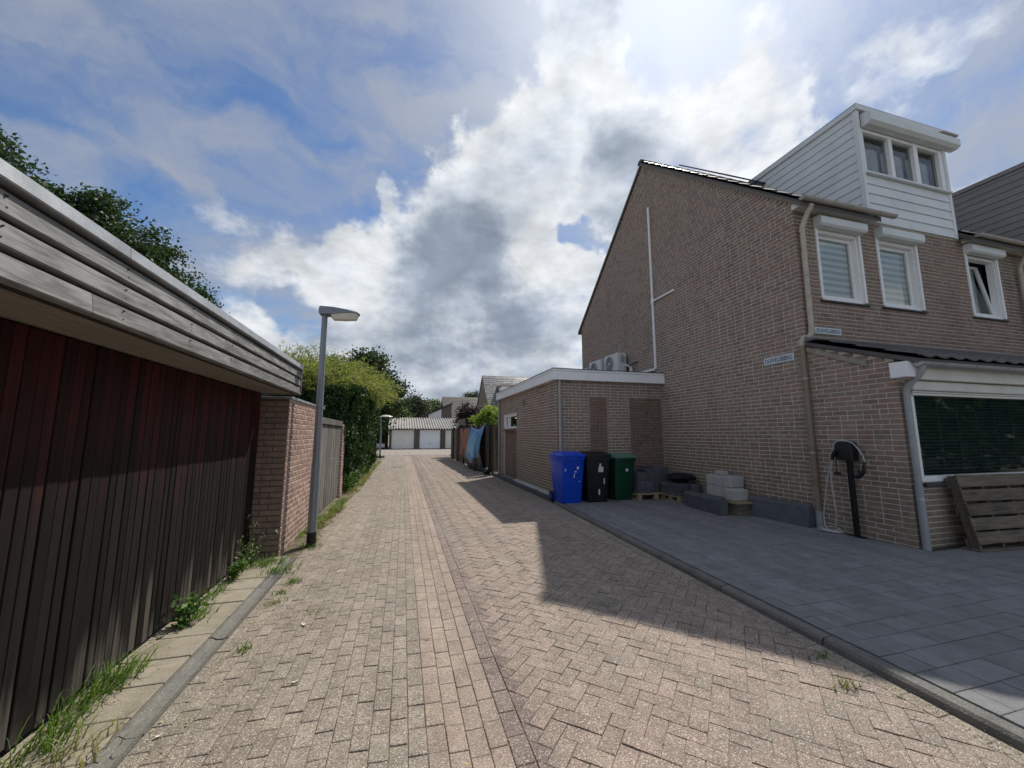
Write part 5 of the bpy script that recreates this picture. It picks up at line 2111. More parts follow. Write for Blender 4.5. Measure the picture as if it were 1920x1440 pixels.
# loop draped over the box to the right plug
arc = [(6.19, 4.40, 1.16), (6.20, 4.42, .95), (6.235, 4.52, .62), (6.25, 4.62, .36), (6.26, 4.66, .22), (6.25, 4.60, .10), (6.24, 4.50, .075)]
def smooth_path(p, n=8):
    out = []
    P = [Vector(q) for q in p]
    for i in range(len(P) - 1):
        a, b, c, d = P[max(i - 1, 0)], P[i], P[i + 1], P[min(i + 2, len(P) - 1)]
        for k in range(n):
            t = k / n
            out.append(.5 * ((2 * b) + (c - a) * t + (2 * a - 5 * b + 4 * c - d) * t * t + (3 * b - 3 * c + d - a) * t ** 3))
    out.append(P[-1])
    return out
MB().tube(smooth_path([(6.19, 4.40, 1.13), (6.185, 4.435, .98), (6.19, 4.445, .75), (6.20, 4.44, .5), (6.21, 4.44, .30), (6.24, 4.50, .11)]), .009, 8).build('cable', 'cable_white', ch, smooth=True)
MB().tube(smooth_path([(6.20, 3.98, 1.10), (6.185, 3.995, 1.22), (6.19, 4.10, 1.375), (6.20, 4.26, 1.415), (6.20, 4.36, 1.36), (6.21, 4.45, 1.10), (6.22, 4.54, .75), (6.225, 4.61, .42), (6.22, 4.63, .26), (6.20, 4.60, .12), (6.20, 4.52, .085)]), .009, 8).build('cable', 'cable_white', ch, smooth=True)
for k in range(3):
    ptsc = [(6.22 + (.085 - .012 * k) * math.cos(a + .4), 4.56 + (.15 - .022 * k) * math.sin(a), DRV + .014 + .013 * k + .008 * math.cos(2 * a + k) + .016 * (1 + math.cos(a))) for a in np.linspace(0, 2 * math.pi, 41)]
    MB().tube(ptsc, .009, 8).build('cable_coil', 'cable_white', ch, smooth=True)


def plug(y, z, lean):
    p = MB()
    p.tube(smooth_path([(6.195, y, z), (6.185, y + lean * .01, z - .06), (6.18, y + lean * .015, z - .12), (6.175, y + lean * .06, z - .18), (6.17, y + lean * .12, z - .215)], 5), [.016] * 5 + [.022] * 5 + [.027] * 5 + [.032] * 5 + [.033], 12)
    p.build('plug', 'black_paint', ch, smooth=True)


plug(3.98, 1.12, .9)
p = MB()
p.tube([(6.20, 4.33, 1.26), (6.19, 4.38, 1.20), (6.19, 4.405, 1.13)], [.035, .028, .017], 12)
p.build('plug', 'black_paint', ch, smooth=True)
for (y_, z0_, z1_) in ((4.35, 1.13, .95), (4.06, 1.02, .93)):
    sp_ = [(6.185 + .008 * math.cos(i * .9), y_ + .008 * math.sin(i * .9), z0_ + (z1_ - z0_) * i / 60) for i in range(61)]
    MB().tube(sp_, .003, 5).build('spring_cord', 'rubber', ch, smooth=True)
cp_ = MB()
cp_.loft([rrect(6.165, 6.205, 4.305, 4.385, .915, .015), rrect(6.16, 6.21, 4.30, 4.39, .935, .018), rrect(6.165, 6.205, 4.305, 4.385, .955, .015)])
o = cp_.build('plug_cap', 'rubber', ch, smooth=True)
fix_normals(o.data)

# ================================================================== PALLET LEANING AT THE WINDOW
lpal = thing('pallet', 'weathered grey pallet leaning against the porch under the green blinds', 'pallet', (6.98, 3.30, DRV), R(-4), 'wooden pallets')
lean = R(9)
def leanbox(name, x0, x1, s0, s1, d0, d1, mat='pallet_wood'):
    b = MB()
    b.box(x0, x1, d0, d1, s0, s1, .004)
    c_, s_ = math.cos(lean), math.sin(lean)
    b.v = [(x, y * c_ + z * s_, z * c_ - y * s_) for x, y, z in b.v]
    b.build(name, mat, lpal, local=True)
for (s0, s1) in ((.78, .935), (.60, .745), (.425, .57), (.25, .395), (.085, .225)):
    leanbox('deck_board', 0.0 + random.uniform(-.008, .008), 1.9, s0, s1, -.0, .022)
for x0 in (.02, .42, .88, 1.32, 1.76):
    leanbox('stringer', x0, x0 + .045, .03, .925, .023, .12)
for (s0, s1) in ((.78, .90), (.42, .52), (.05, .14)):
    leanbox('back_board', 0.0, 1.9, s0, s1, .121, .14)
br = MB()
br.box(-.05, 1.9, -.02, .17, 0.0, .022, .004)
br.build('bottom_plank', 'pallet_wood', lpal, local=True)

# ================================================================== FENCE ON THE RIGHT, TARPS, PERGOLA
fx0, fy0, fx1, fy1 = 3.22, 15.0, 2.95, 25.2
fl_ = math.hypot(fx1 - fx0, fy1 - fy0)
fu = Vector(((fx1 - fx0) / fl_, (fy1 - fy0) / fl_, 0))
fence = thing('board_fence', 'weathered vertical board fence along the alley beyond the extension', 'fence', (fx0, fy0, 0))
s = 0.0
rf = random.Random(8)
k = 0
while s < fl_:
    wd = .135 + rf.uniform(-.01, .02)
    p = Vector((fx0, fy0, 0)) + fu * s
    b = MB()
    hgt = 1.86 + rf.uniform(-.05, .04)
    nrm = Vector((-fu.y, fu.x, 0))
    d0 = rf.uniform(-.012, .012)
    q = [p + nrm * d0 + fu * .004, p + nrm * d0 + fu * (wd - .004), p + nrm * (d0 - .02) + fu * (wd - .004), p + nrm * (d0 - .02) + fu * .004]
    b.prism([(v.x, v.y) for v in q], .04, hgt, 0)
    b.build('board', 'fence_wood' if rf.random() < .8 else 'fence_dark', fence)
    s += wd
for s in np.arange(0, fl_ + .1, 1.83):
    p = Vector((fx0, fy0, 0)) + fu * float(s)
    MB().box(p.x - .06, p.x + .05, p.y - .05, p.y + .05, 0, 1.95, .006).build('post', 'fence_dark', fence)
gate2 = thing('side_gate', 'dark upright board gate between the fence and the extension', 'gate', (3.3, 14.7, 0))
x = 3.22
k = 0
while x < 3.52:
    MB().box(x + .002, x + .083, 14.62 + (k % 2) * .008, 14.64 + (k % 2) * .008, .1, 1.88, .003).build('board', 'fence_wood' if k % 3 else 'fence_dark', gate2)
    x += .085
    k += 1
MB().box(3.12, 3.215, 14.6, 14.70, 0, 1.90, .005).build('post', 'black_paint', gate2)


def tarp(name, label, s0, s1, zt, zb, mats, seed, sag=.12, bulge=.12, bottom=None):
    rnd = np.random.default_rng(seed)
    nu, nv = 46, 34
    b = MB()
    ph = rnd.uniform(0, 6, 6)
    for j in range(nv + 1):
        v = j / nv
        for i in range(nu + 1):
            u = i / nu
            ztop = zt - sag * 4 * u * (1 - u)
            zbot = zb + (bottom(u) if bottom else 0)
            z = ztop + (zbot - ztop) * v
            fold = .035 * math.sin(u * 17 + ph[0] + v * 2.2) + .022 * math.sin(u * 31 + ph[1] - v * 4) + .03 * math.sin(v * 7 + u * 5 + ph[2])
            out = .03 + bulge * math.sin(v * 2.6) * (0.5 + .5 * math.sin(u * 3.1)) + fold * (0.35 + v)
            p = Vector((fx0, fy0, 0)) + fu * (s0 + (s1 - s0) * u + .03 * math.sin(v * 9 + ph[3])) + Vector((-fu.y, fu.x, 0)) * max(out, .025)
            b.v.append((p.x, p.y, z))
    n1 = nu + 1
    for j in range(nv):
        for i in range(nu):
            b.f.append((j * n1 + i, j * n1 + i + 1, (j + 1) * n1 + i + 1, (j + 1) * n1 + i))
            u, v = i / nu, j / nv
            mi = 0
            if len(mats) > 1:
                w_ = v - .50 - .30 * (1 - (2 * u - 1) ** 2) - .03 * math.sin(u * 15 + ph[4])
                mi = 2 if w_ > 0 else (1 if (abs(u - .5) < .26 and .12 < v + .06 * math.sin(u * 14) < .62) else 0)
            b.m.append(mi)
    o = b.build(name, mats, None, smooth=True)
    sm_ = o.modifiers.new('thickness', 'SOLIDIFY')
    sm_.thickness = .004
    tag(o, label, 'tarp', 'tarps hung on the fence')
    return o


tarp('tarpaulin', 'crumpled blue tarpaulin with dark lower edge hanging on the fence', .55, 3.6, 1.95, .02, ['tarp_blue', 'tarp_light', 'tarp_dark'], 3, .22, .34)
tarp('tarpaulin', 'faded pinkish cloth hanging on the fence beside the blue tarpaulin', 3.7, 6.2, 1.84, .22, ['fence_pink'], 6, .04, .06, lambda u: .25 * u)
pg = thing('pergola', 'dark flat pergola rising behind the far fence', 'pergola', (4.0, 23.5, 0))
MB().box(3.35, 5.3, 21.9, 25.0, 2.10, 2.42, .01).build('roof', 'black_paint', pg)
for (xx, yy) in ((3.4, 22.0), (5.2, 22.0), (3.4, 24.9)):
    MB().box(xx, xx + .1, yy - .05, yy + .05, 0, 2.098).build('post', 'black_paint', pg)
st = thing('rag', 'dark rag bundle lying at the foot of the fence post', 'rag', (3.1, 14.75, 0))
b = MB()
rings = []
for j in range(8):
    ph = math.pi * (j + .3) / 8
    rings.append([(3.10 + .16 * math.sin(ph) * math.cos(a) * (1 + .3 * math.sin(4 * a + j)), 14.8 + .2 * math.sin(ph) * math.sin(a) * (1 + .25 * math.sin(3 * a + 2 * j)), .13 + .13 * math.cos(ph)) for a in np.linspace(0, 2 * math.pi, 17)[:-1]])
b.loft(rings)
o = b.build('cloth', 'tarp_dark', st, smooth=True)
fix_normals(o.data)

# ================================================================== FAR GARAGES
fg = thing('garage_row', 'low garage row with corrugated roof and white doors at the alley end', 'garage', (2, 43, 0))
GY = 43.0
MB().box(-1.45, 20, GY + .3, GY + 6, 0, 2.05).build('wall', 'mortar_far', fg)
x0 = -1.42
bays = [(-1.22, 1.10), (1.66, 3.86), (4.40, 6.6), (7.2, 9.4), (10.0, 12.2), (12.8, 15.0)]
px_ = -1.45
for k, (a, b) in enumerate(bays):
    MB().box(px_, a - .02, GY + .0, GY + .299, 0, 2.06, .01).build('pier', 'garage_frame', fg)
    px_ = b + .02
    d_ = MB().box(a, b, GY + .12, GY + .18, .03, 2.0, .01).build('door', 'garage_door_white' if k == 1 else 'garage_door_cream', fg)
    if k < 3:
        MB().box((a + b) / 2 - .06, (a + b) / 2 + .06, GY + .09, GY + .119, .55 if k else .9, .61 if k else .96).build('handle', 'rubber' if k == 1 else 'pipe_grey', d_)
        for q in range(1, 5):
            pass
MB().box(px_, 20, GY, GY + .299, 0, 2.06).build('pier', 'garage_frame', fg)
MB().box(-1.5, 20, GY - .12, GY - .0, 2.065, 2.13).build('beam', 'garage_frame', fg)
cr = MB()
n = 616
ya, yb, za, zb = GY - .35, GY + 5.6, 2.14, 3.52
vs = []
for i in range(n + 1):
    x = -1.6 + 21.6 * i / n
    w_ = .075 * math.cos(i * 2 * math.pi / 8.0)
    vs.append((x, ya, za + w_))
    vs.append((x, yb, zb + w_))
cr.add(vs, [(2 * i, 2 * i + 2, 2 * i + 3, 2 * i + 1) for i in range(n)])
o = cr.build('corrugated_roof', 'corrugated', fg)
sm_ = o.modifiers.new('thickness', 'SOLIDIFY')
sm_.thickness = .012
# dark shed and white rail left of the garages
sh = thing('dark_shed', 'dark brick shed left of the garage row', 'shed', (-2.6, 46, 0))
MB().box(-4.2, -1.75, 45.4, 49, 0, 2.75).build('wall', 'shed_wall', sh)
MB().box(-4.3, -1.7, 45.3, 49.1, 2.751, 2.85).build('roof', 'bitumen', sh)
wr = thing('white_panel', 'low white panel between dark posts left of the garages', 'panel', (-2.2, 44.2, 0))
MB().box(-2.75, -1.9, 44.2, 44.25, .15, .55).build('board', 'white_paint', wr)
for xx in (-2.85, -1.9, -1.72):
    MB().box(xx, xx + .07, 44.17, 44.27, 0, .85).build('post', 'black_paint', wr)
mh = MB()
mh.prism([(-.28 + .28 * math.cos(a), 19.3 + .28 * math.sin(a)) for a in np.linspace(0, 2 * math.pi, 25)[:-1]], -.02, .006, .004)
o = mh.build('manhole_cover', 'kerb_grey')
tag(o, 'round grey manhole cover in the distant paving', 'manhole cover')

# ================================================================== FAR HOUSES
def far_house(label, x0, x1, y0, y1, ze, za, wall, rmat, gx=True, windows=(), dorm=None):
    h = thing('far_house', label, 'house', (x0, y0, 0), 0, 'houses beyond the garages')
    ym = (y0 + y1) / 2
    b = MB()
    b.extrude([(x0, y0, 0), (x0, y1, 0), (x0, y1, ze), (x0, ym, za), (x0, y0, ze)], (x1 - x0, 0, 0))
    o = b.build('wall', wall, h)
    fix_normals(o.data)
    r = MB()
    sl = (za - ze) / (ym - y0)
    e = .3
    for sgn in (0, 1):
        ya = y0 - e if not sgn else y1 + e
        r.extrude([(x0 - .1, ya, ze - e * sl + .03), (x0 - .1, ym, za + .03), (x0 - .1, ym, za + .18), (x0 - .1, ya, ze - e * sl + .18)], (x1 - x0 + .2, 0, 0))
    ro = r.build('roof', rmat, h)
    fix_normals(ro.data)
    # tile courses as real steps
    nrow = int((ym - y0 + e) / .30)
    t = MB()
    for k in range(nrow):
        ya = y0 - e + k * .30
        zz = ze + (ya - y0) * sl + .20
        t.extrude([(x0 - .12, ya, zz + .035), (x0 - .12, ya + .33, zz + .33 * sl), (x0 - .12, ya + .33, zz + .33 * sl - .03), (x0 - .12, ya, zz - .01)], (x1 - x0 + .24, 0, 0))
    to = t.build('tile_courses', rmat, ro)
    fix_normals(to.data)
    stuff(to)
    for (wx0, wx1, wy, wz0, wz1) in windows:
        w_ = MB().box(wx0, wx1, wy - .04, wy + .02, wz0, wz1).build('window', 'white_paint', h)
        MB().box(wx0 + .08, wx1 - .08, wy - .05, wy - .041, wz0 + .08, wz1 - .08).build('pane', 'solar', w_)
    if dorm:
        dx0, dx1, dz0, dz1, dy = dorm
        MB().box(dx0, dx1, dy, dy + 3.4, dz0, dz1 - .25).build('dormer', 'fascia_white', h)
        MB().box(dx0 - .15, dx1 + .15, dy - .2, dy + 3.6, dz1 - .249, dz1).build('dormer_roof', 'gutter_pink', h)
    return h


far_house('tall grey gabled house with shiny tiled roof and white dormer', 9.9, 24, 46.2, 54.4, 5.0, 9.15, 'mortar_far', 'roof_tile_shiny', dorm=(11.6, 15.5, 5.9, 7.75, 46.6),
          windows=())
far_house('brown roofed house behind the purple tree', 6.0, 22, 60, 69, 3.4, 7.5, 'mortar_far', 'roof_tile_far')
lh = thing('far_house', 'low dark house with sloping roof and white window above the garages', 'house', (4, 54, 0), 0, 'houses beyond the garages')
b = MB()
b.extrude([(1.2, 54, 0), (6.3, 54, 0), (6.3, 54, 5.70), (1.2, 54, 3.35)], (0, 5, 0))
o = b.build('wall', 'mortar_far', lh)
fix_normals(o.data)
b = MB()
b.extrude([(.7, 53.8, 3.15), (6.5, 53.8, 5.83), (6.5, 53.8, 5.98), (.7, 53.8, 3.30)], (0, 5.4, 0))
o = b.build('roof', 'roof_tile', lh)
fix_normals(o.data)
b = MB()
b.extrude([(3.2, 53.96, 3.3), (4.9, 53.96, 3.3), (4.9, 53.96, 4.98), (3.2, 53.96, 4.20)], (0, .03, 0))
o = b.build('gable_panel', 'white_paint', lh)
fix_normals(o.data)
for (a, b_) in ((3.3, 3.98), (4.12, 4.78)):
    w_ = MB().box(a, b_, 53.90, 53.955, 3.0, 3.85).build('window', 'white_paint', lh)
    MB().box(a + .08, b_ - .08, 53.885, 53.899, 3.08, 3.78).build('pane', 'solar', w_)

# ================================================================== TREES AND SHRUBS
row_lab = ['nearest dark tree of the row behind the left garage', 'second dark tree of the row behind the left garage',
           'third dark tree of the row behind the left garage', 'farthest dark tree of the row behind the left garage']
for i, (x, y, h, rx) in enumerate(((-10.4, 12.0, 9.0, 2.0), (-10.0, 14.9, 9.75, 1.9), (-10.0, 17.6, 9.45, 1.9), (-10.0, 20.2, 8.75, 1.8))):
    tree('row_tree', row_lab[i], x, y, h, rx, 1.85, 3.0, 'leaf_row', .125, 900, 100, 20 + i, group='row of trees behind the garage', spread=.40, shell=.12)
tree('oak_tree', 'big dark green tree rising behind the ivy hedge', -3.3, 31.0, 8.2, 3.5, 3.2, 1.2, 'leaf_dark', .20, 760, 80, 41, trunk_r=.25, spread=.62, shell=.2)
tree('far_tree', 'grey green tree beyond the garages', 1.3, 60, 7.6, 2.3, 2.2, 1.5, 'leaf_far_grey', .32, 120, 60, 51, group='trees beyond the garages', spread=.9)
tree('far_tree', 'light green tree beside the low dark house', 4.2, 66, 7.6, 3.0, 2.6, 1.5, 'leaf_far', .34, 140, 60, 52, group='trees beyond the garages', spread=.9)
tree('far_tree', 'bright green bush between the dark tree and the garages', -.7, 52, 5.6, 1.8, 1.8, .8, 'leaf_far', .28, 110, 60, 53, group='trees beyond the garages', spread=.7)
tree('far_tree', 'pointed tree top behind the brown roof', 14.0, 80, 11.0, 3.4, 3, 3, 'leaf_far_grey', .4, 130, 60, 54, group='trees beyond the garages', spread=1.1)
tree('far_tree', 'dark shrub left of the garage row', -3.2, 44, 4.2, 1.5, 1.5, .6, 'leaf_dark', .24, 80, 60, 55, group='trees beyond the garages', spread=.6)
tree('plum_tree', 'purple leaved tree behind the pergola', 4.4, 27.5, 3.85, 1.0, 1.0, 1.6, 'leaf_plum', .13, 120, 50, 61, spread=.35, trunk_r=.07)
tree('garden_shrub', 'bright yellow green shrub above the fence beside the extension', 4.30, 20.0, 3.10, .85, .9, 1.2, 'leaf_bright', .15, 110, 34, 62, cat='shrub', spread=.30, trunk_r=.05)

for i, (x, y, h) in enumerate(((16.5, -4.0, 6.5), (21.0, -5.2, 7.5), (25.5, -4.4, 7.0), (30.5, -6.0, 8.0), (36.0, -6.5, 8.0))):
    tree('street_tree', ('first', 'second', 'third', 'fourth', 'fifth')[i] + ' leafy tree beyond the driveway, mirrored in the porch window', x, y, h, 2.9, 2.4, .1, 'leaf_row', .36, 300, 50, 90 + i, group='trees mirrored in the porch window', spread=.95, shell=.2)

# ---- ivy hedge: a leafy block over an old fence, with a solid dark core added to block light
ivy = thing('ivy_hedge', 'tall dark ivy hedge along the alley beyond the gate', 'hedge', (-2.4, 14.5, 0))
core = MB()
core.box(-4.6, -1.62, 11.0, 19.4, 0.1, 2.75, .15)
core.build('stems', 'soil', ivy)  # not real stems: unseen solid box added inside the leaves to stop light
gI = np.random.default_rng(77)


def bump2(a, b):
    return .14 * np.sin(a * 2.3 + b * 1.7) * np.cos(b * 3.1 - a) + .09 * np.sin(a * 5.1 - b * 4.3) + .06 * np.sin(a * 11 + b * 9)


n = 30000
yy = gI.uniform(10.75, 19.6, n)
zz = gI.uniform(.08, 2.8, n)
xx = -1.45 + bump2(yy, zz) + gI.normal(size=n) * .06 + .16 * (zz / 3.0) - np.clip(.5 - zz, 0, 1) * .2
PA = np.stack([xx, yy, zz], 1)
n = 16000
xx = gI.uniform(-5.0, -1.4, n)
zz = gI.uniform(.4, 2.75, n)
yy = 10.78 + bump2(xx, zz) * .9 + gI.normal(size=n) * .06
PB = np.stack([xx, yy, zz], 1)
n = 9000
xx = gI.uniform(-5.0, -1.3, n)
yy = gI.uniform(10.8, 19.6, n)
zz = 2.6 + bump2(xx, yy) + gI.normal(size=n) * .08
PC = np.stack([xx, yy, zz], 1)
dirs = np.concatenate([np.tile([.15, 0, -1.0], (len(PA), 1)), np.tile([0, -.15, -1.0], (len(PB), 1)), gI.normal(size=(len(PC), 3))]) + gI.normal(size=(len(PA) + len(PB) + len(PC), 3)) * .55
leaf_object('foliage', np.concatenate([PA, PB, PC]), .085, .8, 'leaf_ivy', ivy, dirs=dirs)

# ---- feathery yellow-green shrub growing over the hedge
fs_ = thing('feathery_shrub', 'feathery yellow green shrub billowing over the ivy hedge', 'shrub', (-2.5, 13.5, 0))
sprays, sdir, stems = [], [], MB()
for i in range(2100):
    uu, vv = gI.uniform(-1, 1), gI.uniform(-1, 1)
    while uu * uu + vv * vv > 1:
        uu, vv = gI.uniform(-1, 1), gI.uniform(-1, 1)
    bx_ = -2.75 + uu * 1.85
    by_ = 13.6 + vv * 2.7
    bz_ = 2.45 + 1.12 * math.sqrt(max(0.0, 1 - uu * uu - vv * vv)) * gI.uniform(.55, 1.0)
    a = gI.uniform(0, 2 * math.pi)
    d = np.array([math.cos(a) * .6 + uu * .7, math.sin(a) * .6 + vv * .6, gI.uniform(.25, 1.1)])
    d /= np.linalg.norm(d)
    L = gI.uniform(.4, 1.25)
    p = np.array([bx_, by_, bz_])
    path = []
    for k in range(9):
        path.append(p.copy())
        p = p + d * L / 9
        d = d + np.array([0.02, 0, -.13])
        d /= np.linalg.norm(d)
    pts = np.array(path)
    for k in range(1, 9):
        m_ = 6
        sprays.append(pts[k] + gI.normal(size=(m_, 3)) * .028)
        sdir.append(np.tile(pts[k] - pts[k - 1], (m_, 1)) * 10 + gI.normal(size=(m_, 3)) * .55)
    if i % 4 == 0:
        stems.tube([tuple(q) for q in path[::4]] + [tuple(path[-1])], .006, 4, False)
stems.build('stems', 'bark', fs_)
leaf_object('foliage', np.concatenate(sprays), .075, .24, 'leaf_yellow', fs_, dirs=np.concatenate(sdir))
ps2 = thing('twiggy_shrub', 'pale twiggy shrub showing above the wall left of the lamp post', 'shrub', (-3.2, 12.0, 0))
sprays, sdir, stems = [], [], MB()
for i in range(130):
    a = gI.uniform(0, 2 * math.pi)
    p = np.array([-3.1 + gI.normal() * .35, 11.6 + gI.normal() * .3, 2.2 + gI.uniform(0, .5)])
    d = np.array([math.cos(a) * .35, math.sin(a) * .35, 1.0])
    d /= np.linalg.norm(d)
    L = gI.uniform(.6, 1.25)
    path = [p + d * L * t for t in np.linspace(0, 1, 8)]
    stems.tube([tuple(path[0]), tuple(path[4]), tuple(path[-1])], [.008, .006, .003], 4, False)
    for k in range(2, 8):
        sprays.append(path[k] + gI.normal(size=(4, 3)) * .03)
        sdir.append(np.tile(d, (4, 1)) + gI.normal(size=(4, 3)) * .5)
stems.build('stems', 'bark', ps2)
leaf_object('foliage', np.concatenate(sprays), .07, .3, 'grass_dry', ps2, dirs=np.concatenate(sdir))

# ================================================================== GRASS AND WEEDS
def blades(n, cx, cy, sx, sy, h, wd=.006, lean=.6, z0=0.0, bias=(0, 0), seed=0):
    g_ = np.random.default_rng(seed)
    b = MB()
    for i in range(n):
        x, y = cx + min(max(g_.normal(), -1.9), 1.9) * sx, cy + min(max(g_.normal(), -1.9), 1.9) * sy
        a = g_.uniform(0, 2 * math.pi)
        hh = h * g_.uniform(.45, 1.15)
        ld = np.array([math.cos(a) + bias[0], math.sin(a) + bias[1]]) * lean * g_.uniform(.4, 1.2) * hh
        side = np.array([-math.sin(a), math.cos(a)]) * wd * g_.uniform(.6, 1.3)
        pts = []
        for t in (0, .4, .75):
            px, py_ = x + ld[0] * t ** 1.6, y + ld[1] * t ** 1.6
            z = z0 + hh * (t - .38 * t * t * lean)
            w_ = 1 - t * .7
            pts += [(px - side[0] * w_, py_ - side[1] * w_, z), (px + side[0] * w_, py_ + side[1] * w_, z)]
        pts.append((x + ld[0], y + ld[1], z0 + hh * (1 - .42 * lean)))
        b.add(pts, [(0, 1, 3, 2), (2, 3, 5, 4), (4, 5, 6)])
    return b


def tuft(label, n, x, y, sx, sy, h, mat='grass', seed=0, z0=0.012, lean=.75, bias=(.3, 0), wd=.0042):
    b = blades(n, x, y, sx, sy, h, wd, lean, z0, bias, seed)
    o = b.build('grass_tuft', mat)
    tag(o, label, 'grass', 'grass tufts along the left edge')


tuft('large grass tuft nearest the camera at the foot of the garage door', 110, -1.60, 2.60, .06, .13, .20, seed=1, bias=(.7, 0))
tuft('dense bright grass tuft by the garage door, second from the camera', 170, -1.63, 3.08, .05, .13, .19, seed=2, bias=(.7, .1))
tuft('thin spreading grass between the two dense tufts by the door', 45, -1.66, 2.86, .03, .14, .13, seed=3, bias=(.6, 0))
tuft('sparse grass on the beige tiles near the bottom picture edge', 70, -1.42, 2.50, .08, .10, .12, seed=4, mat='grass_dry')
tuft('small grass tuft beside the leafy weed at the door', 70, -1.58, 3.98, .06, .07, .12, seed=5, bias=(.8, 0))
tuft('low grass tuft along the door beyond the leafy weed', 90, -1.66, 4.45, .03, .16, .12, seed=6, bias=(.7, 0))
tuft('grass tuft at the foot of the brick wall corner', 170, -1.47, 5.32, .12, .08, .13, seed=7, bias=(.5, -.2))
tuft('grass tuft spilling over the gutter stone before the wall', 120, -1.25, 5.0, .09, .09, .11, seed=8)
tuft('lone small grass tuft in the paving near the gutter', 46, -1.02, 3.32, .03, .03, .07, seed=9, z0=-.01)
tuft('grass tuft in the paving right of the gutter stones', 60, -1.04, 4.65, .05, .04, .09, seed=10, z0=-.01)
tuft('dry grass tuft at the gutter beside the paving', 60, -1.10, 4.12, .07, .05, .07, seed=11, z0=-.01, mat='grass_dry')
tuft('small green tuft in the paving joints farther along', 40, -1.08, 4.36, .03, .03, .07, seed=12, z0=-.01)
tuft('grass around the black lamp post base', 130, -1.16, 5.98, .08, .08, .09, seed=13, z0=0)
tuft('yellowish grass tuft at the driveway kerb', 50, 2.62, 1.92, .05, .02, .07, seed=14, z0=-.01, mat='grass_dry', bias=(-.2, 0))
tuft('small green tuft at the shaded part of the kerb', 40, 2.80, 2.20, .05, .02, .05, seed=15, z0=-.01, bias=(-.2, 0))
tuft('dry tuft beside a fallen leaf in the paving', 34, -.72, 3.86, .05, .03, .05, seed=16, z0=-.012, mat='grass_dry')

# leafy weeds
def weed(label, x, y, h, n, seed, mat='weed', leaf=.05, flower=False, lean=(0.25, 0)):
    g_ = np.random.default_rng(seed)
    t = thing('weed', label, 'weed', (x, y, .01), 0, 'leafy weeds along the left edge')
    st_, P, Dd, F = MB(), [], [], []
    for i in range(n):
        a = g_.uniform(0, 2 * math.pi)
        tip = np.array([math.cos(a) * h * .35 + lean[0] * h, math.sin(a) * h * .35 + lean[1] * h, h * g_.uniform(.6, 1.0)])
        path = [tip * np.array([t_ ** 1.4, t_ ** 1.4, t_]) for t_ in np.linspace(0, 1, 7)]
        st_.tube([tuple(q) for q in path], [.003] * 6 + [.0015], 5, False)
        for k in range(1, 7):
            m_ = 5
            P.append(path[k] + g_.normal(size=(m_, 3)) * leaf * .45)
            v = g_.normal(size=(m_, 3))
            v[:, 2] = abs(v[:, 2]) * .4
            Dd.append(v)
        if flower:
            F.append(path[-1] + g_.normal(size=(5, 3)) * .02)
    st_.build('stem', 'weed', t, local=True)
    leaf_object('leaves', np.concatenate(P), leaf, .42, mat, t, dirs=np.concatenate(Dd), local=True)
    if flower:
        leaf_object('flowers', np.concatenate(F), .018, .9, 'flower', t, local=True)


weed('bright green leafy weed at the foot of the garage door', -1.62, 3.82, .18, 6, 1, leaf=.065, lean=(.35, .1))
weed('dark bushy weed by the far end of the garage door', -1.67, 4.86, .22, 12, 2, leaf=.045)
weed('tall thin flowering weed before the brick wall corner', -1.62, 5.25, .52, 6, 3, leaf=.025, flower=True, lean=(.1, 0))
weed('small leafy weed between door and flowering weed', -1.68, 5.08, .26, 7, 4, leaf=.03, flower=True)

# grass strip along wall, gate and hedge
vg_ = MB()
gz = np.random.default_rng(5)
for (ya, yb, n, hh) in ((6.1, 7.9, 260, .10), (7.2, 9.0, 420, .15), (9.0, 11.2, 200, .10), (11.2, 17.5, 1500, .16), (17.5, 23, 500, .14)):
    for k in range(n // 20):
        y_ = gz.uniform(ya, yb)
        bl = blades(20, -1.27 + gz.normal() * .05, y_, .05, .09, hh, .006 if y_ < 11 else .010, .8, 0.0, (.3, 0), int(gz.integers(1e6)))
        vg_.add(bl.v, bl.f)
tag(vg_.build('verge_grass', 'grass_dry'), 'rough strip of grass along the wall and hedge foot', 'grass', kind='stuff')
vg_ = MB()
for k in range(70):
    y_ = gz.uniform(6.4, 20)
    bl = blades(18, -1.30 + gz.normal() * .06, y_, .05, .10, .15, .008, .8, 0.0, (.3, 0), int(gz.integers(1e6)))
    vg_.add(bl.v, bl.f)
tag(vg_.build('verge_grass', 'grass'), 'fresh green grass along the hedge foot', 'grass', kind='stuff')
# white flowering weeds at the hedge foot
for i in range(3):
    weed(('pale flowering weed at the near foot of the ivy', 'pale flowering weed at the middle foot of the ivy', 'pale flowering weed farther along the ivy foot')[i],
         -1.38 + .03 * i, 11.1 + i * .9, .55, 9, 30 + i, leaf=.06, flower=True, lean=(.1, 0))

# moss and weeds in the joints of the paving
jm = MB()
for k in range(420):
    x_, y_ = gz.uniform(-1.19, -.75), gz.uniform(1.7, 9)
    if gz.random() < .25:
        x_, y_ = kerb_x(2) - .1 + gz.normal() * .05, gz.uniform(1.2, 5.0)
        x_ = kerb_x(y_) - .07 + gz.normal() * .04
    bl = blades(4, x_, y_, .02, .02, .022, .003, .8, -.008, (0, 0), int(gz.integers(1e6)))
    jm.add(bl.v, bl.f)
tag(jm.build('joint_weeds', 'grass_dry'), 'tiny dry weeds in the paving joints', 'weeds', kind='stuff')

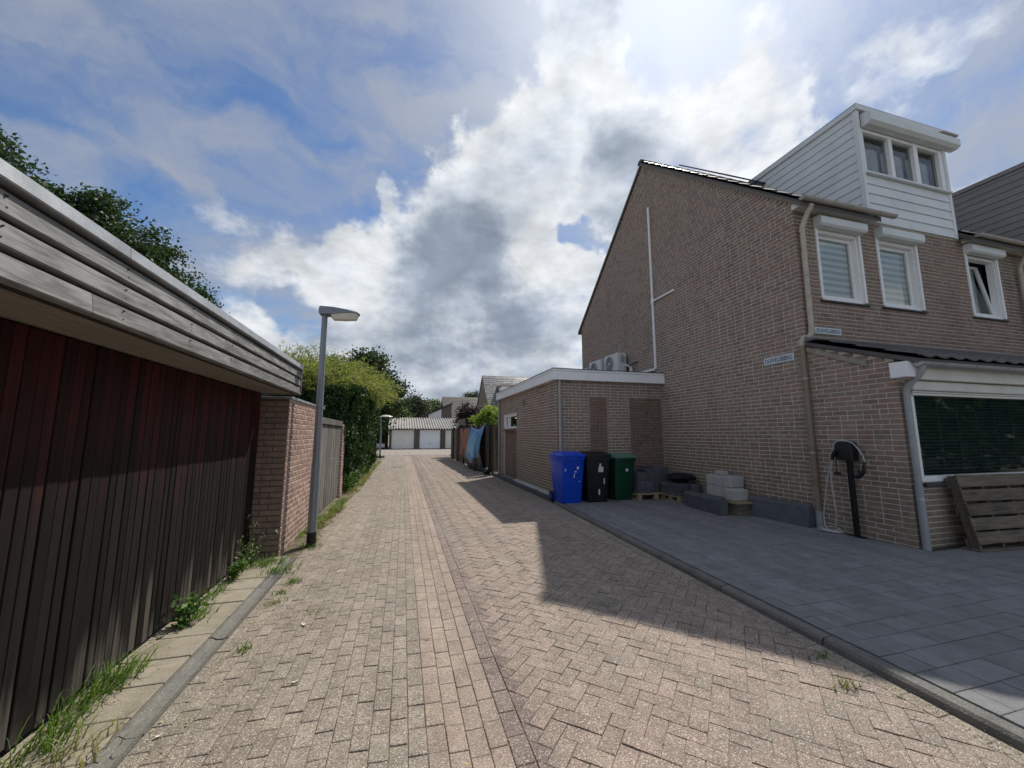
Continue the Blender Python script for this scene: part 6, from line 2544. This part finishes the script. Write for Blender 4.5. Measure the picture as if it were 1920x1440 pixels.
# fallen leaves
def fallen(label, x, y, s, rz, mat='pale_leaf', z=.004):
    b = MB()
    n = 11
    pts = [(math.cos(a) * s * (1 + .35 * math.sin(a * 3 + 1)), math.sin(a) * s * .6 * (1 + .3 * math.cos(a * 2)), .004 + .25 * s * abs(math.cos(a))) for a in np.linspace(0, 2 * math.pi, n + 1)[:-1]]
    b.add(pts + [(0, 0, .002)], [(i, (i + 1) % n, n) for i in range(n)])
    b.add([(p[0], p[1], p[2] - .0015) for p in pts] + [(0, 0, .0005)], [((i + 1) % n, i, n) for i in range(n)])
    o = b.build('fallen_leaf', mat, None, local=True)
    o.location = (x, y, z)
    o.rotation_euler = (0, 0, rz)
    tag(o, label, 'leaf', 'fallen leaves on the paving')


def gp(px, py):
    d = pixel_dir(px, py)
    t = -CAM_H / d[2]
    return d[0] * t, d[1] * t


for (px, py, s, mt_, lb_) in ((570, 1173, .030, 'pale_leaf', 'largest pale fallen leaf on the left paving'), (553, 1281, .018, 'pale_leaf', 'small pale leaf on the near left paving'),
                              (636, 1073, .022, 'pale_leaf', 'pale leaf in the middle of the left paving'), (804, 1193, .016, 'dead_leaf', 'tan leaf on the pink gutter band'),
                              (877, 1436, .014, 'dead_leaf', 'yellow leaf at the bottom edge on the gutter band'), (297, 1383, .018, 'pale_leaf', 'pale leaf near the gutter at bottom left'),
                              (884, 1164, .014, 'pale_leaf', 'pale scrap on the dark paver row')):
    x_, y_ = gp(px, py)
    fallen(lb_, x_, y_, s, random.uniform(0, 6), mt_)

# small litter: grit, twigs and leaf crumbs gathered along the edges
lt = MB()
for k in range(1500):
    w_ = gz.random()
    if w_ < .45:
        x_, y_, z_ = -1.72 + abs(gz.normal()) * .10, gz.uniform(1.8, 5.5), .022
    elif w_ < .70:
        x_, y_, z_ = -1.19 + abs(gz.normal()) * .16, gz.uniform(1.6, 9), .004
    elif w_ < .85:
        y_ = gz.uniform(1.0, 8)
        x_, z_ = kerb_x(y_) - abs(gz.normal()) * .12, .004
    else:
        y_ = gz.uniform(1.0, 7)
        x_, z_ = gz.uniform(3.2, 6.2), DRV + .005
    s_ = gz.uniform(.003, .011)
    a = gz.uniform(0, 6.28)
    e_ = gz.uniform(.2, .8)
    ca, sa = math.cos(a) * s_, math.sin(a) * s_
    lt.add([(x_ - ca, y_ - sa, z_), (x_ + sa * e_, y_ - ca * e_, z_ + s_ * .3), (x_ + ca, y_ + sa, z_ + s_ * .2), (x_ - sa * e_, y_ + ca * e_, z_ + s_ * .4)], [(0, 1, 2, 3)])
tag(lt.build('litter', 'dead_leaf'), 'fine dry litter gathered along the paving edges', 'litter', kind='stuff')

for m_ in bpy.data.meshes:
    m_.validate()
